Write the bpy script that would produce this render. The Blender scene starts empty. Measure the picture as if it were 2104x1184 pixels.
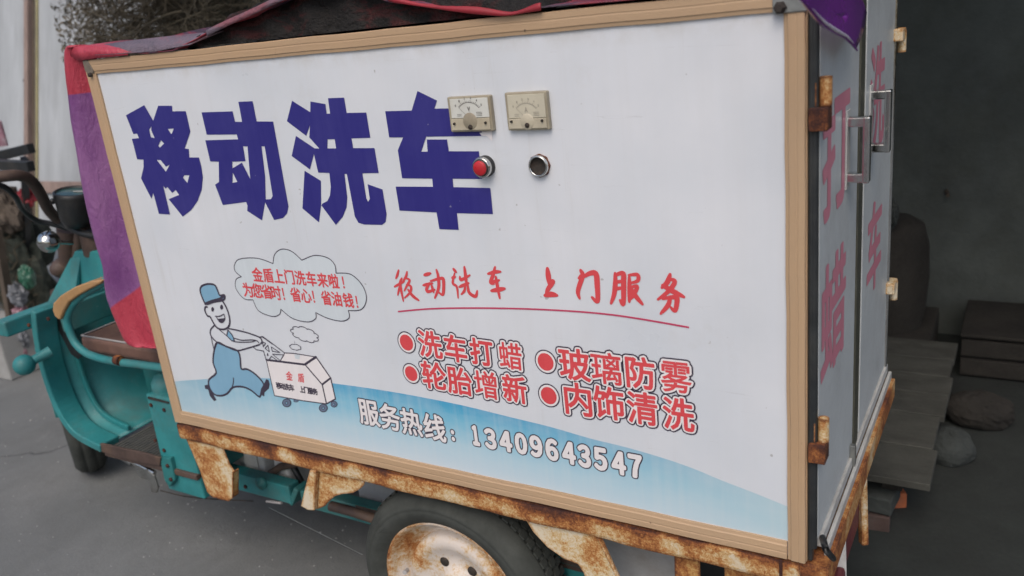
import bpy, bmesh, math, random
from mathutils import Vector, Matrix
from mathutils.geometry import delaunay_2d_cdt
random.seed(7)
R = math.radians
S = bpy.context.scene
COL = S.collection

# ------------------------------------------------------------------ camera, world, sun, exposure
CAM = Vector((2.0451, -1.4005, 1.6734))
CX = Vector((0.8594, 0.5000, -0.1065)).normalized()      # camera right
CY = Vector((0.0701, -0.3215, -0.9443)).normalized()     # camera down
CZ = CX.cross(CY).normalized()                           # camera forward
CY = CZ.cross(CX).normalized()
FPX = 1764.9
cd = bpy.data.cameras.new('camera'); cam = bpy.data.objects.new('camera', cd); COL.objects.link(cam)
m3 = Matrix((CX, -CY, -CZ)).transposed()
cam.matrix_world = Matrix.Translation(CAM) @ m3.to_4x4()
cd.sensor_width = 36; cd.lens = FPX / 2104 * 36; cd.clip_start = 0.02; cd.clip_end = 300
cd.dof.use_dof = True; cd.dof.focus_distance = 1.85; cd.dof.aperture_fstop = 3.2
S.camera = cam
W = bpy.data.worlds.new('World'); S.world = W; W.use_nodes = True
SUN_EL, SUN_ROT = R(52), R(166)
nt = W.node_tree
sky = nt.nodes.new('ShaderNodeTexSky'); sky.sky_type = 'NISHITA'; sky.sun_disc = False
sky.sun_elevation = SUN_EL; sky.sun_rotation = SUN_ROT; sky.air_density = 1.0; sky.dust_density = 4.0; sky.ozone_density = 1.5
nt.nodes['Background'].inputs[1].default_value = 0.12
nt.links.new(sky.outputs[0], nt.nodes['Background'].inputs[0])
sd = bpy.data.lights.new('sun', 'SUN'); sd.energy = 0.9; sd.angle = R(35); sd.color = (1.0, 0.93, 0.84)
sun = bpy.data.objects.new('sun', sd); COL.objects.link(sun)
# direction towards the sun: Nishita rotation is measured clockwise from +Y
sdir = Vector((math.sin(SUN_ROT) * math.cos(SUN_EL), math.cos(SUN_ROT) * math.cos(SUN_EL), math.sin(SUN_EL)))
sun.rotation_euler = sdir.to_track_quat('Z', 'Y').to_euler(); sun.location = (2, -6, 8)
S.view_settings.view_transform = 'Standard'; S.view_settings.look = 'None'
S.view_settings.exposure = 0.26; S.view_settings.gamma = 1
S.view_settings.use_curve_mapping = False
S.cycles.use_denoising = True
S.cycles.max_bounces = 8

def G(px, py, ax, val):
    """the point of the place seen at a pixel of the photograph, on the plane axis = val"""
    d = CX * ((px - 1052) / FPX) + CY * ((py - 592) / FPX) + CZ
    return CAM + d * ((val - CAM[ax]) / d[ax])
def P2(px, py):                       # on the printed side panel (plane y = 0): (x, z)
    p = G(px, py, 1, 0.0); return (p.x, p.z)

# ------------------------------------------------------------------ object helpers
def tag(o, label=None, cat=None, group=None, kind=None):
    if label: o['label'] = label
    if cat: o['category'] = cat
    if group: o['group'] = group
    if kind: o['kind'] = kind
    return o
def empty(name, loc, label, cat, group=None):
    o = bpy.data.objects.new(name, None); COL.objects.link(o); o.location = loc; o.empty_display_size = .1
    return tag(o, label, cat, group)
def wloc(o):
    v = Vector((0, 0, 0))
    while o is not None: v = v + o.location; o = o.parent
    return v
class MB:
    def __init__(s): s.v = []; s.f = []; s.sm = []; s.mi = []
    def add(s, vs, fs, smooth=False, mi=0):
        b = len(s.v); s.v += [Vector(v) for v in vs]
        for f in fs: s.f.append([b + i for i in f]); s.sm.append(smooth); s.mi.append(mi)
        return s
    def box(s, lo, hi, rot=None, mi=0):
        (a, b, c), (d, e, f) = lo, hi
        vs = [(a,b,c),(d,b,c),(d,e,c),(a,e,c),(a,b,f),(d,b,f),(d,e,f),(a,e,f)]
        if rot is not None:
            ctr = Vector(((a+d)/2, (b+e)/2, (c+f)/2)); vs = [ctr + rot @ (Vector(v) - ctr) for v in vs]
        return s.add(vs, [(0,3,2,1),(4,5,6,7),(0,1,5,4),(1,2,6,5),(2,3,7,6),(3,0,4,7)], mi=mi)
    def beam(s, a, b, w, h, up=(0, 0, 1), mi=0):
        """box beam from a to b, width w (sideways), height h (along up)"""
        a = Vector(a); b = Vector(b); d = (b - a).normalized(); u = Vector(up)
        sd_ = d.cross(u).normalized() * (w / 2); u = sd_.cross(d).normalized() * (h / 2)
        vs = [a-sd_-u, a+sd_-u, a+sd_+u, a-sd_+u, b-sd_-u, b+sd_-u, b+sd_+u, b-sd_+u]
        return s.add(vs, [(0,1,2,3),(4,7,6,5),(0,4,5,1),(1,5,6,2),(2,6,7,3),(3,7,4,0)], mi=mi)
    def tube(s, pts, r, n=12, cap=True, mi=0):
        pts = [Vector(p) for p in pts]; k = len(pts)
        rs = r if isinstance(r, (list, tuple)) else [r] * k
        rings = []; pu = None
        for i, p in enumerate(pts):
            t = (pts[min(i+1, k-1)] - pts[max(i-1, 0)]).normalized()
            if pu is None:
                pu = t.cross(Vector((0, 0, 1)))
                if pu.length < .2: pu = t.cross(Vector((1, 0, 0)))
            pu = (pu - t * pu.dot(t)).normalized(); w = t.cross(pu)
            rings.append([p + (pu * math.cos(2*math.pi*j/n) + w * math.sin(2*math.pi*j/n)) * rs[i] for j in range(n)])
        vs = [v for rg in rings for v in rg]
        fs = [(i*n+j, i*n+(j+1) % n, (i+1)*n+(j+1) % n, (i+1)*n+j) for i in range(k-1) for j in range(n)]
        s.add(vs, fs, True, mi)
        if cap:
            s.add(rings[0], [tuple(range(n))[::-1]], mi=mi); s.add(rings[-1], [tuple(range(n))], mi=mi)
        return s
    def lathe(s, prof, origin, axis=(0, 1, 0), n=48, mi=0, smooth=True, jit=0.0):
        """profile of (radius, distance along axis)"""
        ax = Vector(axis).normalized(); u = ax.cross(Vector((0, 0, 1)))
        if u.length < .1: u = Vector((1, 0, 0))
        u.normalize(); w = ax.cross(u); o = Vector(origin); k = len(prof)
        js = [random.uniform(-jit, jit) for _ in range(n)]
        vs = [o + ax * h + (u * math.cos(2*math.pi*j/n) + w * math.sin(2*math.pi*j/n)) * max(r * (1 + js[j]), 1e-5) for r, h in prof for j in range(n)]
        fs = [(i*n+j, (i+1)*n+j, (i+1)*n+(j+1) % n, i*n+(j+1) % n) for i in range(k-1) for j in range(n)]
        return s.add(vs, fs, smooth, mi)
    def prism(s, poly, ax, a, b, mi=0):
        """polygon in the plane normal to axis ax, from a to b"""
        def P(u, v, w): return (w, u, v) if ax == 0 else (u, w, v) if ax == 1 else (u, v, w)
        n = len(poly); vs = [P(u, v, a) for u, v in poly] + [P(u, v, b) for u, v in poly]
        fs = [tuple(range(n)), tuple(range(2*n-1, n-1, -1))] + [(i, n+i, n+(i+1) % n, (i+1) % n) for i in range(n)]
        return s.add(vs, fs, mi=mi)
    def sphere(s, c, r, n=24, sc=(1, 1, 1), mi=0, noise=0.0):
        c = Vector(c); m = n // 2; vs = []
        for i in range(m+1):
            for j in range(n):
                th = math.pi*i/m; ph = 2*math.pi*j/n
                d = Vector((math.sin(th)*math.cos(ph)*sc[0], math.sin(th)*math.sin(ph)*sc[1], math.cos(th)*sc[2]))
                q = 1 + noise * (math.sin(5*d.x+3*d.z+c.x*9) * math.cos(4*d.y-2*d.x+c.y*7) + .5*math.sin(11*d.z+7*d.y))
                vs.append(c + d * r * q)
        fs = [(i*n+j, (i+1)*n+j, (i+1)*n+(j+1) % n, i*n+(j+1) % n) for i in range(m) for j in range(n)]
        return s.add(vs, fs, True, mi)
    def build(s, name, mats, parent=None, bevel=0, seg=2, label=None, fix=True):
        off = wloc(parent) if parent else Vector((0, 0, 0))
        me = bpy.data.meshes.new(name); me.from_pydata([v - off for v in s.v], [], s.f)
        for p, sm, mi in zip(me.polygons, s.sm, s.mi): p.use_smooth = sm; p.material_index = mi
        for m in (mats if isinstance(mats, (list, tuple)) else [mats]): me.materials.append(m)
        if fix:
            bm = bmesh.new(); bm.from_mesh(me); bmesh.ops.recalc_face_normals(bm, faces=bm.faces); bm.to_mesh(me); bm.free()
        me.update()
        o = bpy.data.objects.new(name, me); COL.objects.link(o)
        if parent: o.parent = parent
        if bevel:
            b = o.modifiers.new('bevel', 'BEVEL'); b.width = bevel; b.segments = seg; b.limit_method = 'ANGLE'; b.angle_limit = R(40)
        if label: o['label'] = label
        return o
def crumple(c, r, sc=(1, 1, 1), seed=0, amp=.28):
    from mathutils import noise
    b = MB().sphere((0, 0, 0), 1, 36)
    for i, v in enumerate(b.v):
        d = v.normalized(); q = d*1.7+Vector((seed*3.1, seed, seed*7))
        k = 1+amp*noise.noise(q)+amp*.9*abs(noise.noise(q*2.6))-amp*.5*abs(noise.noise(q*6))
        b.v[i] = Vector(c)+Vector((d.x*sc[0], d.y*sc[1], d.z*sc[2]))*r*k
    b.sm = [False]*len(b.sm)
    return b
def spline(pts, n=8, closed=False):
    """Catmull-Rom through points of any dimension"""
    P = [Vector(p) for p in pts]; k = len(P); out = []
    for i in range(k if closed else k-1):
        a, b, c, d = ((P[(i-1) % k], P[i], P[(i+1) % k], P[(i+2) % k]) if closed else
                      (P[max(i-1, 0)], P[i], P[i+1], P[min(i+2, k-1)]))
        for j in range(n):
            t = j/n; out.append(.5*((2*b) + (c-a)*t + (2*a-5*b+4*c-d)*t*t + (3*b-a-3*c+d)*t**3))
    if not closed: out.append(P[-1].copy())
    return out

# ------------------------------------------------------------------ materials
def lin(c): return tuple(((x/255)/12.92 if x/255 <= .04045 else ((x/255+.055)/1.055)**2.4) for x in c)
class NM:
    """small node-graph helper"""
    def __init__(s, name):
        s.m = bpy.data.materials.new(name); s.m.use_nodes = True; s.t = s.m.node_tree
        s.b = s.t.nodes['Principled BSDF']; s.tc = s.t.nodes.new('ShaderNodeTexCoord'); s.n0 = 0
    def N(s, ty, **k):
        n = s.t.nodes.new(ty)
        for a, b in k.items(): setattr(n, a, b)
        return n
    def L(s, a, b): s.t.links.new(a, b)
    def noise(s, scale, detail=4, rough=.6, stretch=None, dist=0.0):
        n = s.N('ShaderNodeTexNoise'); n.inputs['Scale'].default_value = scale; n.inputs['Detail'].default_value = detail
        n.inputs['Roughness'].default_value = rough; n.inputs['Distortion'].default_value = dist
        mp = s.N('ShaderNodeMapping'); s.L(s.tc.outputs['Object'], mp.inputs[0]); s.L(mp.outputs[0], n.inputs[0])
        s.n0 += 1; mp.inputs['Location'].default_value = (s.n0*3.1, s.n0*1.7, s.n0*.9)
        if stretch: mp.inputs['Scale'].default_value = stretch
        return n.outputs['Fac']
    def ramp(s, fac, stops, interp='LINEAR'):
        r = s.N('ShaderNodeValToRGB'); r.color_ramp.interpolation = interp; e = r.color_ramp.elements
        while len(e) < len(stops): e.new(.5)
        for el, (p, c) in zip(e, stops):
            el.position = p; el.color = (c, c, c, 1) if isinstance(c, (int, float)) else (*c, 1)
        s.L(fac, r.inputs[0]); return r.outputs[0]
    def mix(s, fac, a, b, mode='MIX'):
        n = s.N('ShaderNodeMix', data_type='RGBA', blend_type=mode)
        for i, x in ((0, fac), (6, a), (7, b)):
            if hasattr(x, 'is_linked') or hasattr(x, 'links'): s.L(x, n.inputs[i])
            elif i == 0: n.inputs[0].default_value = x
            else: n.inputs[i].default_value = (*x, 1)
        return n.outputs[2]
    def math(s, op, a, b=0.0):
        n = s.N('ShaderNodeMath', operation=op)
        for i, x in ((0, a), (1, b)):
            if isinstance(x, (int, float)): n.inputs[i].default_value = x
            else: s.L(x, n.inputs[i])
        return n.outputs[0]
    def coord(s, i):
        x = s.N('ShaderNodeSeparateXYZ'); s.L(s.tc.outputs['Object'], x.inputs[0]); return x.outputs[i]
    def rng(s, v, a, b, c=0.0, d=1.0):
        n = s.N('ShaderNodeMapRange'); s.L(v, n.inputs[0])
        for i, x in zip((1, 2, 3, 4), (a, b, c, d)): n.inputs[i].default_value = x
        return n.outputs[0]
    def out(s, col, rough=.6, metal=0.0, bump=None, bd=.002, spec=.5, bs=1.0):
        if isinstance(col, tuple): s.b.inputs['Base Color'].default_value = (*col, 1)
        else: s.L(col, s.b.inputs['Base Color'])
        if isinstance(rough, (int, float)): s.b.inputs['Roughness'].default_value = rough
        else: s.L(rough, s.b.inputs['Roughness'])
        s.b.inputs['Metallic'].default_value = metal; s.b.inputs['Specular IOR Level'].default_value = spec
        if bump is not None:
            b = s.N('ShaderNodeBump'); b.inputs['Distance'].default_value = bd; b.inputs['Strength'].default_value = bs
            s.L(bump, b.inputs['Height']); s.L(b.outputs[0], s.b.inputs['Normal'])
        return s.m
def worn(name, c, rough=.5, var=.25, vs=9, dirt=(.10, .085, .065), da=.35, ds=5, bump=.0006, metal=0.0, bsc=90, spec=.5, stretch=None):
    n = NM(name); c2 = tuple(x*(1-var) for x in c); c3 = tuple(min(1, x*(1+var*.6)) for x in c)
    col = n.mix(n.ramp(n.noise(vs, 6, .6, stretch), [(.3, 0.), (.7, 1.)]), c2, c3)
    d = n.ramp(n.noise(ds, 9, .7, stretch), [(.48, 0.), (.72, da)])
    col = n.mix(d, col, dirt)
    fine = n.noise(bsc, 5, .7)
    return n.out(col, n.rng(fine, .3, .7, rough-.08, min(1, rough+.12)), metal, fine, bump, spec)
def rusty(name, paint, amount=0.0, edge=None, scale=7, ew=.011):
    """cream paint eaten by orange and brown rust; edge=(z0,z1): heavier towards z1"""
    n = NM(name)
    a = n.noise(scale*.6, 6, .55, dist=.3); b = n.noise(scale*9, 6, .8); c = n.noise(260, 3, .6)
    f = n.math('ADD', n.math('MULTIPLY', a, .58), n.math('MULTIPLY', b, .42))
    f = n.math('ADD', f, n.math('MULTIPLY', n.math('SUBTRACT', c, .5), .12)); f = n.math('ADD', n.math('MULTIPLY', n.math('SUBTRACT', f, .5), 1.25), .5+amount)
    bv = n.N('ShaderNodeBevel', samples=6); bv.inputs['Radius'].default_value = ew; ge = n.N('ShaderNodeNewGeometry')
    dt = n.N('ShaderNodeVectorMath', operation='DOT_PRODUCT'); n.L(bv.outputs[0], dt.inputs[0]); n.L(ge.outputs['Normal'], dt.inputs[1])
    f = n.math('ADD', f, n.math('MULTIPLY', n.rng(dt.outputs['Value'], 1.0, .86), n.math('ADD', .05, n.math('MULTIPLY', a, .22))))
    if edge: f = n.math('ADD', f, n.rng(n.coord(2), edge[0], edge[1], 0.0, .17))
    col = n.ramp(f, [(.38, paint), (.455, (paint[0]*.88, paint[1]*.72, paint[2]*.46)), (.52, (.46, .205, .062)), (.58, (.30, .105, .034)), (.66, (.13, .045, .022)), (.78, (.045, .02, .018))])
    return n.out(col, n.rng(f, .4, .6, .55, .92), 0, n.math('ADD', f, n.math('MULTIPLY', b, .4)), .0022, .35)

M = {}
# printed panel: pale aluminium composite sheet with faint vertical brushing, smudges and specks
n = NM('panel_white')
st = n.noise(30, 5, .6, (1, 1, .03)); cl = n.noise(3.2, 5, .6); fi = n.noise(140, 4, .7)
col = n.mix(n.ramp(cl, [(.3, 0.), (.75, 1.)]), (.63, .665, .71), (.73, .745, .78))
col = n.mix(n.ramp(st, [(.45, 0.), (.8, .22)]), col, (.60, .60, .60))
sp = n.ramp(n.noise(48, 2, .5), [(.765, 0.), (.79, .55)])
col = n.mix(sp, col, (.28, .26, .24))
sm = n.ramp(n.noise(2.1, 8, .75), [(.60, 0.), (.78, .28)])
col = n.mix(sm, col, (.50, .47, .42))
dr = n.ramp(n.noise(26, 5, .7, (1, 1, .05)), [(.60, 0.), (.72, 1.)]); dm = n.ramp(n.noise(2.6, 4, .6), [(.5, 0.), (.7, .30)])
col = n.mix(n.math('MULTIPLY', dr, dm), col, (.42, .39, .33))
tp_ = n.math('MULTIPLY', n.rng(n.coord(2), 1.585, 1.62), n.ramp(n.noise(20, 6, .7), [(.4, 0.), (.65, .35)]))
col = n.mix(tp_, col, (.40, .36, .29))
sc_ = n.ramp(n.noise(9, 2, .5, (.6, 1, 9), 1.5), [(.715, 0.), (.725, .35), (.735, 0.)]); col = n.mix(sc_, col, (.45, .45, .46))
wv_ = n.math('ADD', n.math('MULTIPLY', n.noise(2.4, 2, .4), 1.6), n.math('MULTIPLY', st, .05))
M['panel'] = n.out(col, n.rng(cl, .3, .7, .27, .42), 0, wv_, .006, .5)
def printed(name, c, rough=.42):
    n = NM(name); st = n.noise(60, 5, .7, (1, 1, .04)); b = n.noise(7, 5, .6)
    col = n.mix(n.ramp(st, [(.4, 0.), (.72, .30)]), c, tuple(min(1, x*1.15+.022) for x in c))
    col = n.mix(n.ramp(b, [(.45, 0.), (.75, .22)]), col, tuple(min(1, x*1.2+.06) for x in c))
    col = n.mix(n.ramp(n.noise(75, 2, .5), [(.77, 0.), (.80, .35)]), col, (.5, .5, .55))
    return n.out(col, rough, 0, None, .5)
M['blue'] = printed('print_blue', (.024, .020, .19)); M['red'] = printed('print_red', (.66, .065, .075))
M['black'] = printed('print_black', (.045, .035, .06)); M['white'] = printed('print_white', (.78, .74, .74))
M['skyblue'] = printed('print_sky_blue', (.21, .40, .55)); M['cloudfill'] = printed('print_cloud', (.60, .655, .69))
M['magenta'] = printed('print_magenta', (.52, .05, .12)); M['greyprint'] = printed('print_grey', (.36, .36, .40))
M['doorred'] = printed('print_door_red', (.60, .22, .28), .5); M['wheelgrey'] = printed('print_wheel', (.13, .17, .25))
# the printed wave: cyan that pales downwards (a print, flat on the panel)
n = NM('print_wave'); at = n.N('ShaderNodeAttribute', attribute_name='fade')
sx = n.N('ShaderNodeSeparateColor'); n.L(at.outputs['Color'], sx.inputs[0])
pale = n.ramp(sx.outputs[0], [(0., (.055, .35, .58)), (.25, (.16, .48, .66)), (.6, (.42, .62, .72)), (1., (.58, .68, .75))])
left = n.ramp(sx.outputs[0], [(0., (.33, .52, .62)), (.4, (.40, .57, .66)), (1., (.57, .66, .71))])
rt = n.ramp(sx.outputs[0], [(0., (.46, .62, .68)), (.3, (.48, .64, .70)), (1., (.60, .68, .75))])
c = n.mix(n.rng(sx.outputs[1], .02, .38), left, pale); c = n.mix(n.rng(sx.outputs[1], .66, 1.), c, rt)
c = n.mix(n.ramp(n.noise(9, 5, .6, (1, 1, 3)), [(.4, 0.), (.8, .3)]), c, (.62, .70, .74))
c = n.mix(n.ramp(n.noise(60, 5, .6, (1, 1, .04)), [(.45, 0.), (.8, .25)]), c, (.66, .70, .72))
M['wave'] = n.out(c, .4, 0, None)
# tan aluminium strips with wood-like drawn grain along their length
def strip(name, st):
    n = NM(name); a = n.noise(24, 6, .6, st); b = n.noise(4, 6, .65); f = n.noise(150, 4, .7)
    c = n.mix(n.ramp(a, [(.3, 0.), (.7, 1.)]), (.455, .305, .18), (.52, .355, .215))
    c = n.mix(n.ramp(b, [(.35, 0.), (.8, .55)]), c, (.42, .30, .20))
    c = n.mix(n.ramp(n.noise(55, 3, .6), [(.72, 0.), (.76, .8)]), c, (.14, .09, .055))
    c = n.mix(n.ramp(n.noise(6, 9, .8), [(.6, 0.), (.8, .45)]), c, (.26, .18, .11))
    return n.out(c, n.rng(f, .3, .7, .42, .62), 0, f, .0006, .4)
M['strip_h'] = strip('tan_strip_along', (.05, 1, 1.6)); M['strip_v'] = strip('tan_strip_upright', (1.6, 1, .05))
M['rail'] = rusty('rusty_rail', (.70, .60, .45), .0, (.604, .634), 17)
M['rust'] = rusty('rusty_cream', (.71, .62, .47), -.045, None, 12); M['rustdark'] = rusty('rust_dark', (.20, .10, .06), .22, None, 22)
M['hingerust'] = rusty('hinge_rust', (.40, .27, .14), .17, None, 34, .0015)
M['rimrust'] = rusty('rusty_white_rim', (.68, .61, .55), -.065, None, 8)
M['rustorange'] = rusty('rusty_orange', (.66, .50, .28), .05, None, 9)
def tealmat(name, c):
    n = NM(name); a = n.noise(6, 6, .6); d = n.noise(4, 8, .75); ch = n.noise(26, 8, .8); f = n.noise(120, 4, .7)
    col = n.mix(n.ramp(a, [(.3, 0.), (.7, 1.)]), tuple(x*.75 for x in c), tuple(x*1.25+.012 for x in c))
    col = n.mix(n.ramp(d, [(.46, 0.), (.7, .6)]), col, (.10, .13, .12))
    col = n.mix(n.ramp(n.noise(50, 3, .6, (.3, 1, 2)), [(.66, 0.), (.72, .35)]), col, (.20, .30, .30))
    col = n.mix(n.ramp(n.math('ADD', n.math('MULTIPLY', ch, .75), n.math('MULTIPLY', d, .25)), [(.625, 0.), (.64, .9)]), col, (.11, .055, .03))
    return n.out(col, n.rng(d, .35, .7, .36, .7), 0, f, .0008, .45)
M['teal'] = worn('teal_paint', (.022, .215, .235), .42, .28, 7, (.09, .11, .095), .55, 6)
M['teal_dk'] = worn('teal_paint_dirty', (.018, .17, .165), .5, .3, 7, (.07, .075, .06), .7, 5)
M['teal'] = tealmat('teal_paint_chipped', (.024, .215, .225)); M['teal_dk'] = tealmat('teal_paint_grimy', (.018, .165, .165))
M['steel'] = worn('dull_steel', (.33, .34, .33), .38, .3, 20, (.12, .09, .06), .5, 9, metal=.8)
M['alu'] = worn('grey_aluminium', (.55, .55, .53), .42, .15, 12, (.12, .11, .09), .4, 8, metal=.1)
M['chrome'] = worn('chrome', (.62, .62, .60), .12, .1, 12, (.2, .15, .1), .3, 8, metal=1.0, bump=.0001)
M['oldbr'] = worn('dull_brown_bracket', (.20, .165, .13), .6, .3, 30, (.08,.06,.05), .6, 20)
M['seal'] = worn('black_rubber_seal', (.022, .025, .027), .45, .3, 20, (.06, .06, .055), .5, 10)
M['olive'] = worn('olive_seal', (.075, .075, .055), .5, .3, 20, (.04, .04, .035), .5, 10)
M['blackpl'] = worn('black_plastic', (.02, .022, .024), .4, .3, 30, (.07, .06, .05), .5, 8)
M['meter'] = worn('yellowed_plastic', (.50, .45, .34), .35, .12, 20, (.32, .24, .15), .45, 12)
M['meterdark'] = worn('yellowed_plastic_base', (.36, .32, .235), .4, .15, 20, (.2, .15, .1), .5, 12)
M['dial'] = worn('dial_paper', (.62, .62, .57), .6, .06, 20, (.45, .40, .3), .5, 14, bump=0)
M['dial2'] = worn('dial_paper_yellow', (.54, .50, .39), .6, .08, 20, (.42, .36, .25), .5, 14, bump=0)
M['ink'] = worn('dial_ink', (.16, .15, .14), .7, .1, 20, bump=0)
M['ink2'] = worn('dial_ink_faded', (.35, .32, .26), .7, .1, 20, bump=0)
M['redcap'] = worn('red_button', (.52, .02, .03), .3, .15, 60, (.3, .05, .05), .4, 40, bump=.0002)
M['hole'] = worn('dark_hole', (.03, .024, .02), .8, .5, 60, (.10, .06, .04), .6, 50)
M['doorwhite'] = worn('door_white', (.56, .59, .59), .42, .1, 5, (.33, .33, .32), .5, 4, bump=.0002)
M['seat'] = worn('brown_vinyl', (.155, .085, .065), .5, .3, 14, (.22, .13, .09), .6, 10)
M['piping'] = worn('grey_piping', (.42, .40, .39), .5, .1, 20)
M['edgeshine'] = worn('painted_edge_highlight', (.70, .66, .76), .25, .1, 20, bump=0)  # near-white colour of the highlight painted on the purple flap
M['pad'] = worn('tan_grip', (.42, .24, .10), .6, .25, 10, (.30, .2, .12), .5, 9)
M['mat'] = worn('floor_mat', (.075, .08, .08), .85, .3, 30, (.16, .15, .13), .7, 7, bump=.002)
M['brownmetal'] = worn('brown_rusted_steel', (.085, .055, .045), .6, .4, 16, (.16, .10, .06), .6, 9)
M['whiteplastic'] = worn('white_plastic_grubby', (.68, .68, .66), .5, .15, 8, (.24, .2, .15), .6, 6)
M['greyplate'] = worn('grey_plate', (.36, .37, .38), .6, .15, 6, (.2, .18, .15), .6, 5)
n = NM('tyre_rubber'); v = n.N('ShaderNodeTexVoronoi', feature='DISTANCE_TO_EDGE'); v.inputs['Scale'].default_value = 26
nz = n.N('ShaderNodeTexNoise'); nz.inputs['Scale'].default_value = 8
mxv = n.N('ShaderNodeMix', data_type='VECTOR'); mxv.inputs[0].default_value = .18
n.L(n.tc.outputs['Object'], nz.inputs[0]); n.L(n.tc.outputs['Object'], mxv.inputs[4]); n.L(nz.outputs['Color'], mxv.inputs[5]); n.L(mxv.outputs[1], v.inputs['Vector'])
cr = n.ramp(v.outputs['Distance'], [(.0, 0.), (.035, 1.)])
pt = n.ramp(n.noise(3.2, 4, .6), [(.60, 1.), (.66, 0.)]); crk = n.math('MAXIMUM', cr, pt)
c = n.mix(n.ramp(n.noise(9, 8, .7), [(.35, 0.), (.7, 1.)]), (.036, .040, .036), (.070, .075, .068))
c = n.mix(crk, (.028, .028, .026), c)
M['tyre'] = n.out(c, .8, 0, n.math('ADD', n.math('MULTIPLY', crk, .6), n.math('MULTIPLY', n.noise(120, 4, .7), .3)), .002, .3)
# banner cloth, printed red / purple / red in bands by height
n = NM('banner_cloth'); z = n.coord(2); zz = n.math('ADD', z, n.math('MULTIPLY', n.coord(0), .55))
wr = n.noise(14, 6, .6, (1, 1, .35)); fz = n.noise(260, 3, .6)
pur = n.mix(n.ramp(wr, [(.3, 0.), (.7, 1.)]), (.165, .050, .19), (.27, .115, .275))
red = n.mix(n.ramp(wr, [(.3, 0.), (.7, 1.)]), (.38, .028, .055), (.48, .06, .09))
f1 = n.ramp(n.rng(z, -.082, -.078), [(0., 0.), (1., 1.)])
f2 = n.ramp(n.rng(n.math('ADD', z, n.math('MULTIPLY', n.coord(0), -.55)), -.60, -.594), [(0., 0.), (1., 1.)])
c = n.mix(f2, red, pur); c = n.mix(f1, c, red)
M['banner'] = n.out(c, .42, 0, n.math('ADD', n.math('ADD', wr, n.math('MULTIPLY', n.noise(34, 5, .6, (1, 1, .5), 1.5), .35)), n.math('MULTIPLY', fz, .05)), .012, .5)
def cloth(name, stops, rough=.6, sc=3.5, b=.01):
    n = NM(name); a = n.noise(sc, 6, .65, (1, 2.5, 3), dist=.8); w = n.noise(12, 6, .6, (1, 1, 2))
    return n.out(n.ramp(a, stops), rough, 0, n.math('ADD', w, n.math('MULTIPLY', n.noise(40, 5, .6, None, 1.5), .3)), b*1.6, .4)
M['tarp'] = cloth('tarp_print', [(.30, (.05, .045, .05)), (.42, (.10, .055, .09)), (.5, (.30, .035, .05)), (.56, (.36, .06, .08)), (.62, (.10, .09, .11)), (.75, (.045, .05, .05))], .5)
M['tarpgrey'] = cloth('tarp_back', [(.3, (.12, .10, .125)), (.5, (.17, .13, .165)), (.6, (.25, .09, .11)), (.75, (.14, .12, .15))], .5)
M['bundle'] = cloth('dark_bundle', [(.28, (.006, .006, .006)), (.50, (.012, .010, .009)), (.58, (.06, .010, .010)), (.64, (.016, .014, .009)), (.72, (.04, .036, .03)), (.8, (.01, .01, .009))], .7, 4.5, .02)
M['purple'] = worn('glossy_purple_sheet', (.19, .030, .29), .12, .15, 6, (.10, .01, .2), .3, 4, bump=0, spec=.7)
M['redhem'] = worn('red_hem', (.33, .022, .035), .5, .2, 12, (.2, .03, .03), .5, 9)
n = NM('concrete_ground'); a = n.noise(1.3, 8, .62); b = n.noise(9, 8, .7, dist=.5); c_ = n.noise(130, 5, .75)
c = n.mix(n.ramp(a, [(.3, 0.), (.7, 1.)]), (.150, .158, .158), (.215, .222, .22))
c = n.mix(n.ramp(b, [(.5, 0.), (.75, .5)]), c, (.135, .135, .135)); c = n.mix(n.ramp(c_, [(.35, .35), (.6, 0.)]), c, (.11, .11, .11))
c = n.mix(n.ramp(n.noise(22, 6, .8), [(.66, 0.), (.72, .5)]), c, (.33, .33, .32))
v = n.N('ShaderNodeTexVoronoi', feature='DISTANCE_TO_EDGE'); v.inputs['Scale'].default_value = .45
nz = n.N('ShaderNodeTexNoise'); nz.inputs['Scale'].default_value = 3; nz.inputs['Detail'].default_value = 6
mxv = n.N('ShaderNodeMix', data_type='VECTOR'); mxv.inputs[0].default_value = .25
n.L(n.tc.outputs['Object'], nz.inputs[0]); n.L(n.tc.outputs['Object'], mxv.inputs[4]); n.L(nz.outputs['Color'], mxv.inputs[5]); n.L(mxv.outputs[1], v.inputs['Vector'])
ck = n.ramp(v.outputs['Distance'], [(0., .8), (.0022, 0.)]); c = n.mix(ck, c, (.09, .09, .09))
c = n.mix(n.ramp(n.noise(.7, 6, .7, dist=1.2), [(.5, 0.), (.62, .35)]), c, (.105, .108, .105))
c = n.mix(n.ramp(n.noise(3.4, 9, .8, dist=.8), [(.6, 0.), (.7, .4)]), c, (.26, .26, .25))
M['ground'] = n.out(c, .9, 0, n.math('SUBTRACT', n.math('ADD', n.math('MULTIPLY', b, .6), n.math('MULTIPLY', c_, .4)), ck), .006, .3)
M['shedshade'] = worn('shade_dark_floor', (.026, .031, .029), .95, .3, 6, (.022, .024, .022), .6, 4, bump=.003, bsc=60)  # floor colour darkened to carry the shade inside the shed
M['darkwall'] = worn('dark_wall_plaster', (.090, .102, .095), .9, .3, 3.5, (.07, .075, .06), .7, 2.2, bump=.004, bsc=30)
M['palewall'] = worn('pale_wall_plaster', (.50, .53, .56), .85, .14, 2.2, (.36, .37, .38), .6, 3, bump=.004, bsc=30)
M['paleboard'] = worn('whitewashed_board', (.41, .435, .455), .75, .22, 4, (.27, .28, .29), .6, 4, stretch=(1.5, 1, .12))
M['post'] = worn('brown_post_wood', (.30, .22, .19), .75, .25, 9, (.16, .12, .10), .5, 6, stretch=(3, 3, .3))
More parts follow.
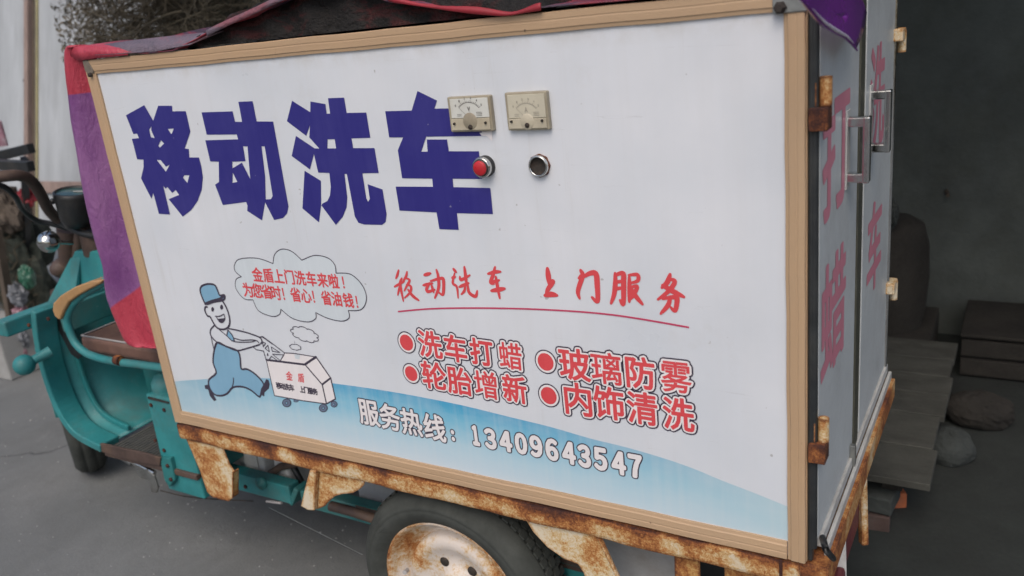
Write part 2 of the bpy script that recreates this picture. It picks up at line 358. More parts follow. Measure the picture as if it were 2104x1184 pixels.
M['postdark'] = worn('dark_post_wood', (.10, .075, .055), .8, .25, 9, (.05, .04, .03), .5, 6)
M['yellowwood'] = worn('yellow_wood_edge', (.36, .32, .17), .75, .2, 9)
M['twig'] = worn('dry_twig', (.075, .062, .042), .9, .5, 6, (.16, .14, .10), .8, 3)
M['dryleaf'] = worn('dry_leaf', (.15, .125, .09), .9, .5, 8, (.05, .045, .03), .6, 5)
M['plank'] = worn('grey_plank', (.075, .076, .066), .85, .3, 9, (.03, .029, .025), .8, 7, bump=.003, stretch=(.6, 1.5, 1.5))
M['oldwood'] = worn('dark_old_wood', (.028, .025, .021), .9, .4, 7, (.018, .016, .014), .6, 5, bump=.003)
M['brick'] = worn('dusty_brick', (.085, .055, .048), .9, .3, 14, (.11, .10, .09), .6, 10, bump=.002)
M['orange'] = worn('orange_brick', (.42, .12, .045), .85, .25, 14, (.14, .09, .07), .5, 14, bump=.002)
M['stone'] = worn('grey_stone', (.045, .052, .050), .9, .3, 9, (.03, .035, .032), .6, 6, bump=.004)
M['maroon'] = worn('maroon_metal', (.16, .035, .04), .5, .25, 12, (.07, .05, .05), .6, 9)
M['roof'] = worn('roof_sheet', (.10, .10, .10), .8, .2, 3)
M['sack'] = worn('brown_sack', (.12, .095, .075), .9, .35, 14, (.06, .05, .04), .5, 8, bump=.004)
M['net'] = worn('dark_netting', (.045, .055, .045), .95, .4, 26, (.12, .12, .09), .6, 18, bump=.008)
M['green'] = worn('green_plastic', (.02, .10, .06), .3, .4, 14, (.25, .4, .33), .5, 9)
M['pink'] = worn('pink_plastic', (.30, .15, .19), .5, .4, 18, (.5, .5, .5), .7, 14)
M['silverbag'] = worn('grey_bag', (.17, .18, .20), .4, .4, 14)
M['curb'] = worn('pale_concrete', (.34, .34, .33), .9, .15, 6)
M['glass'] = worn('gauge_glass', (.03, .09, .09), .12, .5, 20, bump=0)

# ------------------------------------------------------------------ setting: ground, walls, roof of the open shed
o = MB().add([(-14, -12, 0), (9, -12, 0), (9, 9, 0), (-14, 9, 0)], [(0, 1, 2, 3)]).build('ground', M['ground']); tag(o, kind='structure')
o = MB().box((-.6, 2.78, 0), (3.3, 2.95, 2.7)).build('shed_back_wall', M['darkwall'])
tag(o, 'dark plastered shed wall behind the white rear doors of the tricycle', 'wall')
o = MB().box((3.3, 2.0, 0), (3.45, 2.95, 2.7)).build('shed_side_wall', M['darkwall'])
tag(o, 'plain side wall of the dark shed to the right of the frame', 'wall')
b = MB().box((-.7, .40, 2.70), (3.6, 3.1, 2.76))
for i in range(22): b.tube([(-.6+i*.19, .35, 2.772), (-.6+i*.19, 3.15, 2.772)], .02, 8)
tag(b.build('shed_roof', M['roof']), 'low ribbed roof sheet over the dark shed', 'roof')
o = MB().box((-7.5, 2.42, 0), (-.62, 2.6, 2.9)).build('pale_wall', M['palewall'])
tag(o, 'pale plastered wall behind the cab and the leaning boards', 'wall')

# ------------------------------------------------------------------ 2D shapes on the panel
GL = {}
def glyph(ch):
    """triangles and contour edges of a character in em units"""
    if ch in GL: return GL[ch]
    cu = bpy.data.curves.new('t', 'FONT'); cu.body = ch; cu.size = 1; cu.resolution_u = 3; cu.fill_mode = 'FRONT'
    ob = bpy.data.objects.new('t', cu); COL.objects.link(ob)
    dg = bpy.context.evaluated_depsgraph_get(); me = bpy.data.meshes.new_from_object(ob.evaluated_get(dg))
    vs = [(v.co.x, v.co.y) for v in me.vertices]; fs = [tuple(p.vertices) for p in me.polygons]
    cnt = {}
    for f in fs:
        for a, c in zip(f, f[1:] + f[:1]): k = (min(a, c), max(a, c)); cnt[k] = cnt.get(k, 0) + 1
    es = [k for k, q in cnt.items() if q == 1]
    bpy.data.objects.remove(ob); bpy.data.meshes.remove(me); GL[ch] = (vs, fs, es)
    return GL[ch]
def ref():
    vs = glyph('国')[0]; xs = [v[0] for v in vs]; ys = [v[1] for v in vs]
    return (min(xs)+max(xs))/2, (min(ys)+max(ys))/2, max(xs)-min(xs), max(ys)-min(ys)
RX, RY, RW, RH = ref()
def union(polys):
    """union of 2D polygons (metres) as non-overlapping faces"""
    vs = []; fs = []; K = 1000.0
    for p in polys:
        a = sum(p[i][0]*p[(i+1) % len(p)][1] - p[(i+1) % len(p)][0]*p[i][1] for i in range(len(p)))
        if abs(a) < 1e-12: continue
        if a < 0: p = p[::-1]
        b = len(vs); vs += [Vector((x*K, y*K)) for x, y in p]; fs.append(list(range(b, b+len(p))))
    r = delaunay_2d_cdt(vs, [], fs, 1, 1e-4)
    return [(v.x/K, v.y/K) for v in r[0]], [f for f, of in zip(r[2], r[5]) if of]
def rib(pts, w, closed=False, dots=True):
    """polygons of a stroked line; w: half width or list"""
    out = []; k = len(pts); ws = w if isinstance(w, (list, tuple)) else [w]*k
    for i in range(k if closed else k-1):
        a, b = pts[i], pts[(i+1) % k]; dx, dy = b[0]-a[0], b[1]-a[1]; l = math.hypot(dx, dy)
        if l < 1e-7: continue
        nx, ny = -dy/l, dx/l; wa, wb = ws[i], ws[(i+1) % k]
        out.append([(a[0]+nx*wa, a[1]+ny*wa), (a[0]-nx*wa, a[1]-ny*wa), (b[0]-nx*wb, b[1]-ny*wb), (b[0]+nx*wb, b[1]+ny*wb)])
    if dots:
        for p, q in zip(pts, ws):
            out.append([(p[0]+q*math.cos(t*math.pi/4), p[1]+q*math.sin(t*math.pi/4)) for t in range(8)])
    return out
class Flat:
    """layers of flat shapes lying on the side panel (y=0) or on the doors (x=D)"""
    def __init__(s, plane='side'): s.mb = MB(); s.mats = []; s.pl = plane
    def mat(s, m):
        if m not in s.mats: s.mats.append(m)
        return s.mats.index(m)
    def lay(s, polys, m, h):
        if not polys: return s
        vs, fs = union(polys)
        s.raw(vs, fs, m, h); return s
    def raw(s, vs, fs, m, h):
        if s.pl == 'side': s.mb.add([(x, -h, z) for x, z in vs], fs, mi=s.mat(m))
        else: s.mb.add([(s.pl+h, y, z) for y, z in vs], [f[::-1] for f in fs], mi=s.mat(m))
    def build(s, name, parent, label=None):
        o = s.mb.build(name, s.mats, parent, label=label, fix=False)
        me = o.data; want = Vector((0, -1, 0)) if s.pl == 'side' else Vector((1, 0, 0))
        bm = bmesh.new(); bm.from_mesh(me)
        fl = [f for f in bm.faces if f.normal.dot(want) < 0]
        bmesh.ops.reverse_faces(bm, faces=fl); bm.to_mesh(me); bm.free()
        return o
def char_polys(ch, cx, cz, w, h, rot=0.0, bold=0.0, shear=0.0, bbox=False, only_edge=None):
    vs, fs, es = glyph(ch)
    if bbox:
        xs = [v[0] for v in vs]; ys = [v[1] for v in vs]
        ox, oy, gw, gh = (min(xs)+max(xs))/2, (min(ys)+max(ys))/2, max(xs)-min(xs), max(ys)-min(ys)
    else: ox, oy, gw, gh = RX, RY, RW, RH
    c, s_ = math.cos(rot), math.sin(rot)
    def T(v):
        x = (v[0]-ox)/gw*w; y = (v[1]-oy)/gh*h; x += shear*y
        return (cx+x*c-y*s_, cz+x*s_+y*c)
    tv = [T(v) for v in vs]; polys = [[tv[i] for i in f] for f in fs]
    if bold:
        for a, b in es: polys += rib([tv[a], tv[b]], bold)
    return polys
def pxsize(px, py, wpx, hpx):
    a = P2(px-wpx/2, py); b = P2(px+wpx/2, py); c = P2(px, py-hpx/2); d = P2(px, py+hpx/2)
    return abs(b[0]-a[0]), abs(c[1]-d[1])
def zz(org, sc): return lambda pts: [P2(org[0]+x/sc, org[1]+y/sc) for x, y in pts]

# ------------------------------------------------------------------ THE TRICYCLE
TR = empty('cargo_tricycle', (.85, .41, 0), 'teal electric cargo tricycle whose tall white box body advertises mobile car washing', 'cargo tricycle')
X0, X1, Z0, Z1 = 0.0, 1.7085, .670, 1.620           # inner opening of the panel
OX0, OX1, OZ0, OZ1 = -.034, 1.7405, .633, 1.655     # outer edge of the strips
BD = .86                                            # depth of the box body
pan = MB().box((OX0+.004, 0, OZ0+.004), (OX1-.004, .012, OZ1-.004)).build('side_panel', M['panel'], TR, label='large white side panel printed with blue and red Chinese lettering')
# far side, front, top, floor of the box
MB().box((OX0+.004, BD-.012, OZ0), (OX1-.03, BD, OZ1-.004)).build('far_panel', M['doorwhite'], TR)
MB().box((OX0+.002, .014, OZ0), (OX0+.014, BD-.014, OZ1-.006)).build('front_panel', M['doorwhite'], TR)
MB().box((OX0+.016, .014, OZ1-.016), (OX1-.02, BD-.014, OZ1-.003)).build('roof_panel', M['greyplate'], TR)
MB().box((OX0+.016, .014, OZ0+.001), (OX1-.02, BD-.014, OZ0+.013)).build('floor_panel', M['greyplate'], TR)
# strips: stepped aluminium section (u across the width from the outer edge, d proud of the panel)
def strip_prof(w): return [(0, 0), (0, .0065), (.0015, .008), (w*.34, .008), (w*.38, .0074), (w*.42, .0074), (w*.46, .0078), (w*.78, .0074), (w*.84, .0056), (w, .0045), (w, 0)]
def add_strip(kind, m):
    b = MB()
    if kind in ('top', 'bottom'):
        w = OZ1-Z1 if kind == 'top' else Z0-OZ0; k = 25
        xa, xb = (OX0+.034, OX1-.0335) if kind == 'bottom' else (OX0+.022, OX1-.0335)
        for i in range(k+1):
            x = xa+(xb-xa)*i/k; wob = .0006*math.sin(i*1.9)+.0005*math.sin(i*.7+1)
            for u, d in strip_prof(w):
                z = (OZ1-u if kind == 'top' else OZ0+u) + wob
                b.v.append(Vector((x, -d, z)))
        q = len(strip_prof(w))
    else:
        w = X0-OX0 if kind == 'left' else OX1-X1; k = 14; za, zb = (OZ0, OZ1-.035) if kind == 'right' else (OZ0, OZ1-.024)
        for i in range(k+1):
            z = za+(zb-za)*i/k; wob = .0006*math.sin(i*2.1)
            for u, d in strip_prof(w):
                b.v.append(Vector(((OX0+u if kind == 'left' else OX1-u)+wob, -d, z)))
        q = len(strip_prof(w))
    for i in range(k):
        for j in range(q-1): b.f.append([i*q+j, i*q+j+1, (i+1)*q+j+1, (i+1)*q+j]); b.sm.append(False); b.mi.append(0)
    for s_ in (0, k): b.f.append([s_*q+j for j in range(q)]); b.sm.append(False); b.mi.append(0)
    return b.build('frame_strip', m, TR)
add_strip('top', M['strip_h']); add_strip('bottom', M['strip_h']); add_strip('left', M['strip_v']); add_strip('right', M['strip_v'])
# return leg of the right-hand strip round the corner
MB().box((OX1-.002, .0005, OZ0), (OX1+.0015, .016, OZ1-.035)).build('frame_strip', M['strip_v'], TR)
# corner brackets with bolts
cb = MB().box((OX1-.048, -.0105, OZ1-.038), (OX1+.003, -.0015, OZ1+.004)).build('corner_bracket', M['steel'], TR, bevel=.002, label='grey corner bracket with a dark bolt at the top right')
c = P2(1607, 15); MB().lathe([(0, .012), (.006, .012), (.008, .006), (.010, .004), (.010, 0)], (c[0], -.0105, c[1]), (0, -1, 0), 6, smooth=False).build('bolt', M['hole'], cb)
cb = MB().prism([(OX0-.0005, OZ1+.001), (OX0+.021, OZ1+.001), (OX0+.034, OZ1-.024), (OX0+.031, OZ1-.033), (OX0+.006, OZ1-.033), (OX0-.0005, OZ1-.023)], 1, -.0095, -.001).build('corner_bracket', M['oldbr'], TR, bevel=.002, label='small dull corner bracket at the top left')
c = P2(194, 153); MB().lathe([(0, .006), (.005, .006), (.006, 0)], (c[0], -.0105, c[1]), (0, -1, 0), 10).build('bolt', M['hole'], cb)

# ---- printing
# wave
top = [(360, 784), (380, 782), (424, 779), (480, 776), (542, 777), (610, 781), (686, 788), (780, 801), (860, 815), (950, 833), (1048, 857), (1130, 877), (1213, 901), (1290, 920), (1371, 944), (1430, 965), (1485, 988), (1550, 1013), (1620, 1041)]
tp = sorted(Vector(P2(*p)) for p in top); tp[0].x = X0+.0015; tp[-1].x = X1-.0015
tp = spline(tp, 4); b = MB(); rows = 14; vals = []
for i, p in enumerate(tp):
    for j in range(rows+1):
        z = p.y + (Z0+.0015-p.y)*j/rows; b.v.append(Vector((p.x, -.0005, z))); vals.append((min(1, (p.y-z)/.17), (p.x-X0)/(X1-X0)))
for i in range(len(tp)-1):
    for j in range(rows): b.f.append([i*(rows+1)+j, i*(rows+1)+j+1, (i+1)*(rows+1)+j+1, (i+1)*(rows+1)+j]); b.sm.append(False); b.mi.append(0)
wv = b.build('printed_wave', M['wave'], pan, fix=False)
ca = wv.data.color_attributes.new('fade', 'FLOAT_COLOR', 'POINT')
for i, (a, c) in enumerate(vals): ca.data[i].color = (a, c, 0, 1)

# four big blue characters, outline and counters traced on the panel
def big(T, outer, holes, extra=()):
    def tri(o_, hs):
        loops = [T(o_)] + [T(h) for h in hs]
        vs = []; es = []
        for lp in loops:
            b0 = len(vs); k = len(lp); vs += [Vector((x*1000, y*1000)) for x, y in lp]; es += [(b0+i, b0+(i+1) % k) for i in range(k)]
        r = delaunay_2d_cdt(vs, es, [], 2, 1e-4)
        V = [(v.x/1000, v.y/1000) for v in r[0]]
        def inside(pt, lp):
            c = False
            for i in range(len(lp)):
                (x1, y1), (x2, y2) = lp[i], lp[i-1]
                if (y1 > pt[1]) != (y2 > pt[1]) and pt[0] < (x2-x1)*(pt[1]-y1)/(y2-y1)+x1: c = not c
            return c
        F = []
        for f in r[2]:
            cx = sum(V[i][0] for i in f)/len(f); cz = sum(V[i][1] for i in f)/len(f)
            if inside((cx, cz), loops[0]) and not any(inside((cx, cz), h) for h in loops[1:]): F.append(f)
        return V, F
    fl = Flat(); fl.raw(*tri(outer, holes), M['blue'], .0009)
    for e in extra: fl.raw(*tri(e, []), M['blue'], .0009)
    fl.build('blue_character', pan)
T1 = zz((230, 160), 3.483); T2 = zz((560, 160), 3.3935)
big(T1, [(102,268),(233,196),(297,308),(333,200),(431,200),(434,240),(529,238),(563,385),(522,505),(551,510),(555,570),(624,570),(642,640),(652,710),(644,800),(615,880),(570,945),(508,993),(408,868),(482,838),(458,802),(433,823),(397,780),(386,793),(368,772),(417,978),(338,973),(297,822),(285,865),(210,720),(228,640),(228,585),(182,583),(145,437),(195,432),(182,398),(155,402)],
    [[(268,370),(285,345),(283,375),(308,432),(280,425)], [(400,365),(445,363),(428,405)], [(352,447),(376,470),(345,500),(333,485)], [(322,587),(350,588),(388,635),(415,622),(388,672)], [(520,697),(556,697),(542,753),(510,715)]])
big(T1, [(643,247),(865,240),(882,315),(933,315),(907,172),(1008,167),(1037,312),(1155,313),(1250,840),(1265,920),(1255,970),(1225,1003),(1162,1017),(1098,890),(1075,1020),(970,952),(972,915),(962,888),(795,910),(740,765),(768,745),(766,600),(705,598),(670,447),(905,440),(895,405),(680,407)],
    [[(940,490),(972,490),(992,725),(932,607),(864,648),(862,600),(957,597)], [(866,678),(900,745),(863,752)], [(1072,490),(1095,490),(1152,845),(1140,868),(1102,870),(1097,700)]])
big(T2, [(138,160),(265,240),(266,165),(370,183),(378,250),(403,250),(388,142),(500,138),(518,245),(655,242),(683,418),(552,422),(563,490),(712,490),(741,663),(628,665),(655,840),(668,863),(680,845),(665,742),(768,778),(797,950),(790,1005),(765,1025),(640,1022),(600,1010),(575,965),(520,670),(503,670),(522,830),(518,900),(490,970),(443,1025),(343,890),(348,878),(385,858),(402,820),(408,760),(398,663),(320,660),(290,530),(262,638),(135,545),(165,405),(295,492),(328,493),(258,415),(263,328),(236,404),(102,302)],
    [[(385,428),(435,428),(445,492),(383,492)]], [[(225,648),(338,718),(340,885),(325,1007),(210,910)]])
big(T2, [(1012,92),(1148,158),(1130,215),(1440,210),(1465,405),(1073,410),(1038,515),(1083,515),(1077,430),(1218,430),(1230,512),(1440,512),(1462,705),(1257,703),(1262,762),(1520,768),(1538,950),(1287,943),(1299,1060),(1165,1055),(1145,938),(887,925),(860,758),(1120,760),(1115,703),(905,700),(875,505),(912,415),(815,415),(787,233),(972,228)], [])

# brush-written red line
B = zz((780, 520), 3.094)
hand = [
 [([(122,108),(114,138),(104,162)],7), ([(96,214),(128,196),(158,180)],7), ([(142,160),(132,190),(140,245),(152,305)],8), ([(128,212),(122,240),(116,268)],6), ([(176,118),(168,150),(148,182)],7), ([(168,160),(192,172),(176,205),(158,240)],7), ([(172,200),(200,212),(196,248),(160,285)],7), ([(182,232),(212,272),(250,300)],9)],
 [([(285,140),(325,128)],9), ([(278,205),(300,200),(338,192)],8), ([(318,190),(300,228),(310,245),(352,232)],9), ([(332,205),(345,250)],8), ([(325,178),(395,160),(408,180),(404,262),(376,248)],9), ([(362,106),(374,150),(376,220),(352,286)],9)],
 [([(470,100),(488,122)],8), ([(462,158),(482,150)],8), ([(478,128),(466,190),(492,215),(500,285)],7), ([(540,88),(548,150),(555,205)],9), ([(512,150),(520,170),(575,140)],8), ([(508,215),(568,190)],8), ([(545,205),(540,240),(520,262)],7), ([(560,195),(570,250),(610,275),(622,240)],9)],
 [([(690,132),(735,120),(770,118)],9), ([(735,88),(722,140),(706,186),(728,196)],9), ([(712,186),(762,172)],8), ([(740,150),(748,200),(765,288)],9), ([(712,240),(758,232),(796,225)],11)],
 [([(1068,98),(1074,150),(1080,200)],13), ([(1078,190),(1104,180),(1070,232),(1060,268)],11), ([(1052,270),(1090,262),(1128,268)],13)],
 [([(1278,108),(1290,128),(1300,140)],10), ([(1268,160),(1290,148),(1262,240),(1272,288)],11), ([(1300,150),(1340,128),(1376,132),(1384,200),(1386,305),(1352,282)],13)],
 [([(1498,128),(1500,180),(1492,260),(1472,320)],11), ([(1500,140),(1548,128),(1552,180),(1550,320),(1530,300)],12), ([(1504,185),(1545,178)],8), ([(1500,228),(1545,220)],8), ([(1585,140),(1640,138),(1642,175),(1600,190)],9), ([(1588,150),(1590,240),(1588,310)],10), ([(1590,220),(1638,212),(1612,270),(1584,300)],9), ([(1600,225),(1630,275),(1672,325)],11)],
 [([(1848,135),(1830,185),(1795,220)],11), ([(1838,165),(1878,180),(1840,240),(1770,295)],10), ([(1800,205),(1860,240),(1935,278)],12), ([(1800,290),(1870,280),(1892,290),(1880,365),(1852,345)],11), ([(1850,275),(1835,330),(1788,385)],10)]]
for chs in hand:
    polys = []
    for pts, w in chs:
        sp_ = [tuple(v) for v in spline(B(pts), 5)]; k = len(sp_); hw = w*.00040
        polys += rib(sp_, [hw*(.55+.6*math.sin(math.pi*min(1, (i+.7)/k))) for i in range(k)])
    Flat().lay(polys, M['red'], .0009).build('brushed_character', pan)
ul = [tuple(v) for v in spline(B([(118,372),(350,353),(700,350),(1100,362),(1500,395),(1968,472)]), 10)]
Flat().lay(rib(ul, .0018, dots=False), M['magenta'], .0009).build('red_underline', pan)

# service list: red characters with pale halo and dark outline
def outlined(ch, px, py, wpx, hpx, rot, fill, bold, halo, line, name, bbox=False):
    x, z = P2(px, py); w, h = pxsize(px, py, wpx, hpx); fl = Flat()
    if bbox: w -= 1.3*line; h -= 1.8*line
    fl.lay(char_polys(ch, x, z, w, h, rot, line, bbox=bbox), M['black'], .0009)
    fl.lay(char_polys(ch, x, z, w, h, rot, halo, bbox=bbox), M['white'], .0012)
    if fill: fl.lay(char_polys(ch, x, z, w, h, rot, bold, bbox=bbox), fill, .0015)
    fl.build(name, pan)
L = lambda x, y: (780+x/3.094, 660+y/3.094)
def linerot(a, b): a = P2(*a); b = P2(*b); return math.atan2(b[1]-a[1], b[0]-a[0])
rows_ = [('洗车打蜡', [(322,150),(484,178),(650,200),(833,225)], 40, 50), ('玻璃防雾', [(1240,280),(1443,305),(1655,332),(1885,358)], 54, 60),
         ('轮胎增新', [(347,350),(510,383),(680,408),(860,435)], 42, 51), ('内饰清洗', [(1262,500),(1460,525),(1672,558),(1900,595)], 54, 61)]
for txt, cs, w, h in rows_:
    rt_ = linerot(L(*cs[0]), L(*cs[-1]))
    for ch, c in zip(txt, cs):
        outlined(ch, *L(*c), w, h, rt_, M['red'], .0010 if ch in '雾增璃蜡' else .0016, .0050, .0080, 'red_character')
for c, r_ in (((173,135), .0185), ((203,332), .0175), ((1057,258), .0185), ((1077,472), .0185)):
    x, z = P2(*L(*c)); circ = lambda q: [[(x+q*math.cos(t*math.pi/18), z+q*1.06*math.sin(t*math.pi/18)) for t in range(36)]]
    Flat().lay(circ(r_+.0070), M['black'], .0009).lay(circ(r_+.0044), M['white'], .0012).lay(circ(r_), M['red'], .0015).build('bullet_dot', pan)
# telephone line
L = lambda x, y: (700+x/3.006, 800+y/3.006)
tel = [('服',175,145,34,48),('务',305,175,35,48),('热',437,206,36,48),('线',580,240,37,49),('：',695,285,8,26),
       ('1',835,285,15,45),('3',925,305,25,46),('4',1020,320,27,46),('0',1115,335,26,47),('9',1208,352,27,48),('6',1305,372,27,49),('4',1410,392,29,50),('3',1505,412,28,51),('5',1605,430,29,51),('4',1718,454,31,52),('7',1820,474,30,52)]
rt_ = linerot(L(835, 285), L(1820, 474))
for ch, x, y, w, h in tel:
    cj = ord(ch) > 255 and ch != '：'
    if ch.isdigit(): ch = chr(ord(ch)-48+0xFF10)
    outlined(ch, *L(x, y), w, h, rt_, None, 0, .0016 if cj else .0031, .0044 if cj else .0058, 'telephone_character', bbox=not cj)
# speech cloud
L3 = zz((380, 480), 2.96); fl = Flat()
lobes = [[(345,262),(308,230),(303,190),(335,155),(440,150),(537,182)], [(537,182),(548,125),(590,95),(650,108),(712,162)], [(712,162),(790,133),(870,148),(912,190),(920,240)],
         [(920,240),(1010,248),(1080,315),(1105,395),(1075,460),(995,468)], [(995,468),(1000,512),(955,532),(870,515),(797,480)], [(797,480),(795,518),(745,537),(655,515),(585,460)],
         [(585,460),(575,492),(530,503),(450,470),(415,403)], [(415,403),(360,395),(312,335),(312,280),(345,262)]]
cl = []
for lb in lobes: cl += [tuple(v) for v in spline(L3(lb), 8)][:-1]
vs = [Vector((x*1000, y*1000)) for x, y in cl]; r = delaunay_2d_cdt(vs, [], [list(range(len(vs)))], 1, 1e-4)
fl.raw([(v.x/1000, v.y/1000) for v in r[0]], r[2], M['cloudfill'], .0006); fl.lay(rib(cl, .0011, True), M['black'], .0009)
C5 = zz((540, 660), 5.919)
def bumpy(cx, cy, rx, ry, n_, tilt):
    pts = []
    for i in range(n_*8):
        t = 2*math.pi*i/(n_*8); k_ = 1+.20*abs(math.sin(t*n_/2))**.6; x = rx*k_*math.cos(t); y = ry*k_*math.sin(t)
        pts.append((cx+x, cy+y+tilt*x))
    return C5(pts)
sc1 = bumpy(512, 160, 145, 72, 9, .28); sc2 = bumpy(398, 315, 60, 30, 7, .15)
fl.lay(rib(sc1, .0010, True), M['black'], .0009); fl.lay(rib(sc2, .0008, True), M['black'], .0009)
fl.lay(rib(C5([(388, 238), (386, 280)]), .0005), M['greyprint'], .0009)
fl.build('speech_cloud', pan)
def small(txt, cs, w, h, rt_, m, T=(380, 480, 2.96), bold=.0009, name='small_character', shear=0.0):
    for ch, (x, y) in zip(txt, cs):
        fl = Flat(); px, py = T[0]+x/T[2], T[1]+y/T[2]; X, Z = P2(px, py); ww, hh = pxsize(px, py, w, h)
        if ch == '！': ww *= .8
        fl.lay(char_polys(ch, X, Z, ww, hh, rt_, bold, shear), m, .0011)
        fl.build(name, pan)
r3 = linerot((380+443/2.96, 480+250/2.96), (380+905/2.96, 480+290/2.96))
small('金盾上门洗车来啦！', [(443,252),(508,256),(572,262),(637,266),(703,272),(770,278),(838,285),(905,291),(978,300)], 18, 27, r3, M['red'], name='red_small_character')
small('为您省时！省心！省油钱！', [(385,345),(443,350),(500,355),(555,362),(614,370),(675,373),(738,380),(797,387),(862,393),(925,400),(995,408),(1060,418)], 18, 27, r3, M['red'], name='red_small_character')
# cartoon worker (a plain line drawing) with his wash cart
Dm = zz((390, 570), 4.382); fl = Flat()
def fill(T, pts, m, h, n_=0):
    q = T(pts); q = [tuple(v) for v in spline(q, n_, True)] if n_ else q
    vs = [Vector((x*1000, y*1000)) for x, y in q]; r = delaunay_2d_cdt(vs, [], [list(range(len(vs)))], 1, 1e-4)
    fl.raw([(v.x/1000, v.y/1000) for v in r[0]], r[2], m, h)
def line(T, pts, w, m=None, n_=5, closed=False):
    q = T(pts); q = [tuple(v) for v in spline(q, n_, closed)] if n_ else q
    STR.append(rib(q, w, closed))
STR = []
pants = [(250,585),(330,622),(430,660),(455,725),(465,822),(520,826),(600,878),(668,960),(650,1010),(630,1075),(560,1020),(480,985),(390,990),(340,1045),(280,1065),(220,1050),(178,985),(175,920),(240,860),(212,770),(220,665)]
fill(Dm, pants, M['skyblue'], .0007); line(Dm, pants, .0028, n_=3, closed=True)
hat = [(120,195),(95,120),(110,78),(165,60),(225,68),(250,112),(272,162),(312,158),(316,190),(288,208),(215,222),(150,240)]
fill(Dm, hat, M['skyblue'], .0007); line(Dm, hat, .0027, n_=3, closed=True); line(Dm, [(140,238),(205,212),(268,195),(312,165)], .0035)
line(Dm, [(292,205),(325,260),(352,330),(362,400),(345,450),(300,468),(250,455),(215,410),(185,355),(160,345),(138,300),(142,268),(158,265)], .0026)
for cx_, cy_, rx_, ry_ in ((207,287,12,21), (288,268,13,23)):
    STR.append([Dm([(cx_+rx_*math.cos(t*math.pi/8), cy_+ry_*math.sin(t*math.pi/8)) for t in range(16)])])
line(Dm, [(232,350),(270,350),(305,332)], .0016); line(Dm, [(310,332),(318,375),(295,406),(270,400),(250,372),(240,352)], .0014)
STR.append([Dm([(252,374),(316,366),(306,396),(290,410),(268,400)])])
line(Dm, [(220,435),(190,470),(190,520),(245,582),(330,622),(425,658),(530,635),(630,605)], .0020)
line(Dm, [(250,455),(340,530),(400,577),(545,582),(600,568),(625,590)], .0015); line(Dm, [(405,548),(470,565),(560,562),(600,568)], .0015)
line(Dm, [(350,460),(440,478),(540,505),(630,540),(652,575),(640,598)], .0020); line(Dm, [(192,520),(205,590),(222,660),(248,590)], .0015, n_=0)
tie = [(345,472),(385,520),(405,572),(380,570),(335,525)]; fill(Dm, tie, M['skyblue'], .0007); line(Dm, tie, .0018, n_=0, closed=True)
line(Dm, [(395,905),(394,950),(380,998)], .0018)
STR.append([Dm([(690,915),(712,925),(722,960),(715,1000),(675,1035),(672,1072),(652,1060),(630,1075),(640,1020),(665,970)])])
STR.append([Dm([(135,972),(165,965),(205,1035),(243,1105),(220,1113),(182,1065),(168,1010),(140,1002)])])
body_ = [(45,470),(210,487),(515,525),(725,770),(778,1005),(500,968),(145,905)]
fill(C5, body_, M['white'], .0007); fill(C5, [(45,470),(200,487),(515,525),(650,435),(270,385),(215,484)], M['white'], .00075); fill(C5, [(650,435),(828,690),(887,945),(778,1005),(725,770),(515,525)], M['white'], .00072)
line(C5, body_, .0014, n_=0, closed=True); line(C5, [(215,484),(270,385),(390,392),(650,435)], .0012, n_=0); line(C5, [(45,470),(515,527)], .0028, n_=0); line(C5, [(515,525),(650,435)], .0030, n_=0)
line(C5, [(650,435),(828,690),(887,945),(778,1005)], .0018, n_=0); line(C5, [(725,770),(828,690)], .0024, n_=0); line(C5, [(515,525),(725,770),(778,1005)], .0020, n_=0)
line(Dm, [(630,540),(650,533),(690,560),(745,600)], .0014, n_=0); line(C5, [(0,185),(130,280),(268,385)], .0014, n_=0)
line(Dm, [(575,628),(600,650),(665,662),(690,745)], .0012, n_=0)
for tri_ in ([(105,312),(210,380),(118,365)], [(64,292),(30,330),(80,370)], [(120,400),(262,410),(215,480)], [(60,390),(68,412),(58,420)], [(108,425),(180,480),(76,470)], [(0,250),(36,268),(8,312)]):
    line(C5, tri_, .0011, n_=0, closed=True)
fl.lay([p for s_ in STR for p in s_], M['black'], .0010)
for cx_, cy_, q in ((295,992,56), (740,1055,54), (870,1008,42), (408,966,32)):
    ring = lambda k_: [C5([(cx_+q*k_*math.cos(t*math.pi/12), cy_+q*k_*math.sin(t*math.pi/12)*(.95 if q > 40 else .6)) for t in range(24)])]
    fl.lay(ring(1), M['black'], .0013); fl.lay(ring(.82), M['wheelgrey'], .0015); fl.lay(ring(.34), M['black'], .0017); fl.lay(ring(.2), M['skyblue'], .0019)
fl.lay([C5([(385,405),(455,408),(450,462),(400,455)])], M['cloudfill'], .0010)
fl.build('worker_drawing', pan)
r5 = linerot((540+190/5.919, 660+785/5.919), (540+640/5.919, 660+858/5.919))
small('金盾', [(325,668),(468,690)], 11, 17, r5, M['red'], (540, 660, 5.919), .0005, 'small_lettering', .15)
small('移动洗车', [(195,785),(245,792),(300,802),(355,810)], 8.4, 12, r5, M['black'], (540, 660, 5.919), .0008, 'small_lettering')
small('上门服务', [(480,832),(532,838),(585,848),(640,857)], 8.4, 12, r5, M['black'], (540, 660, 5.919), .0008, 'small_lettering')

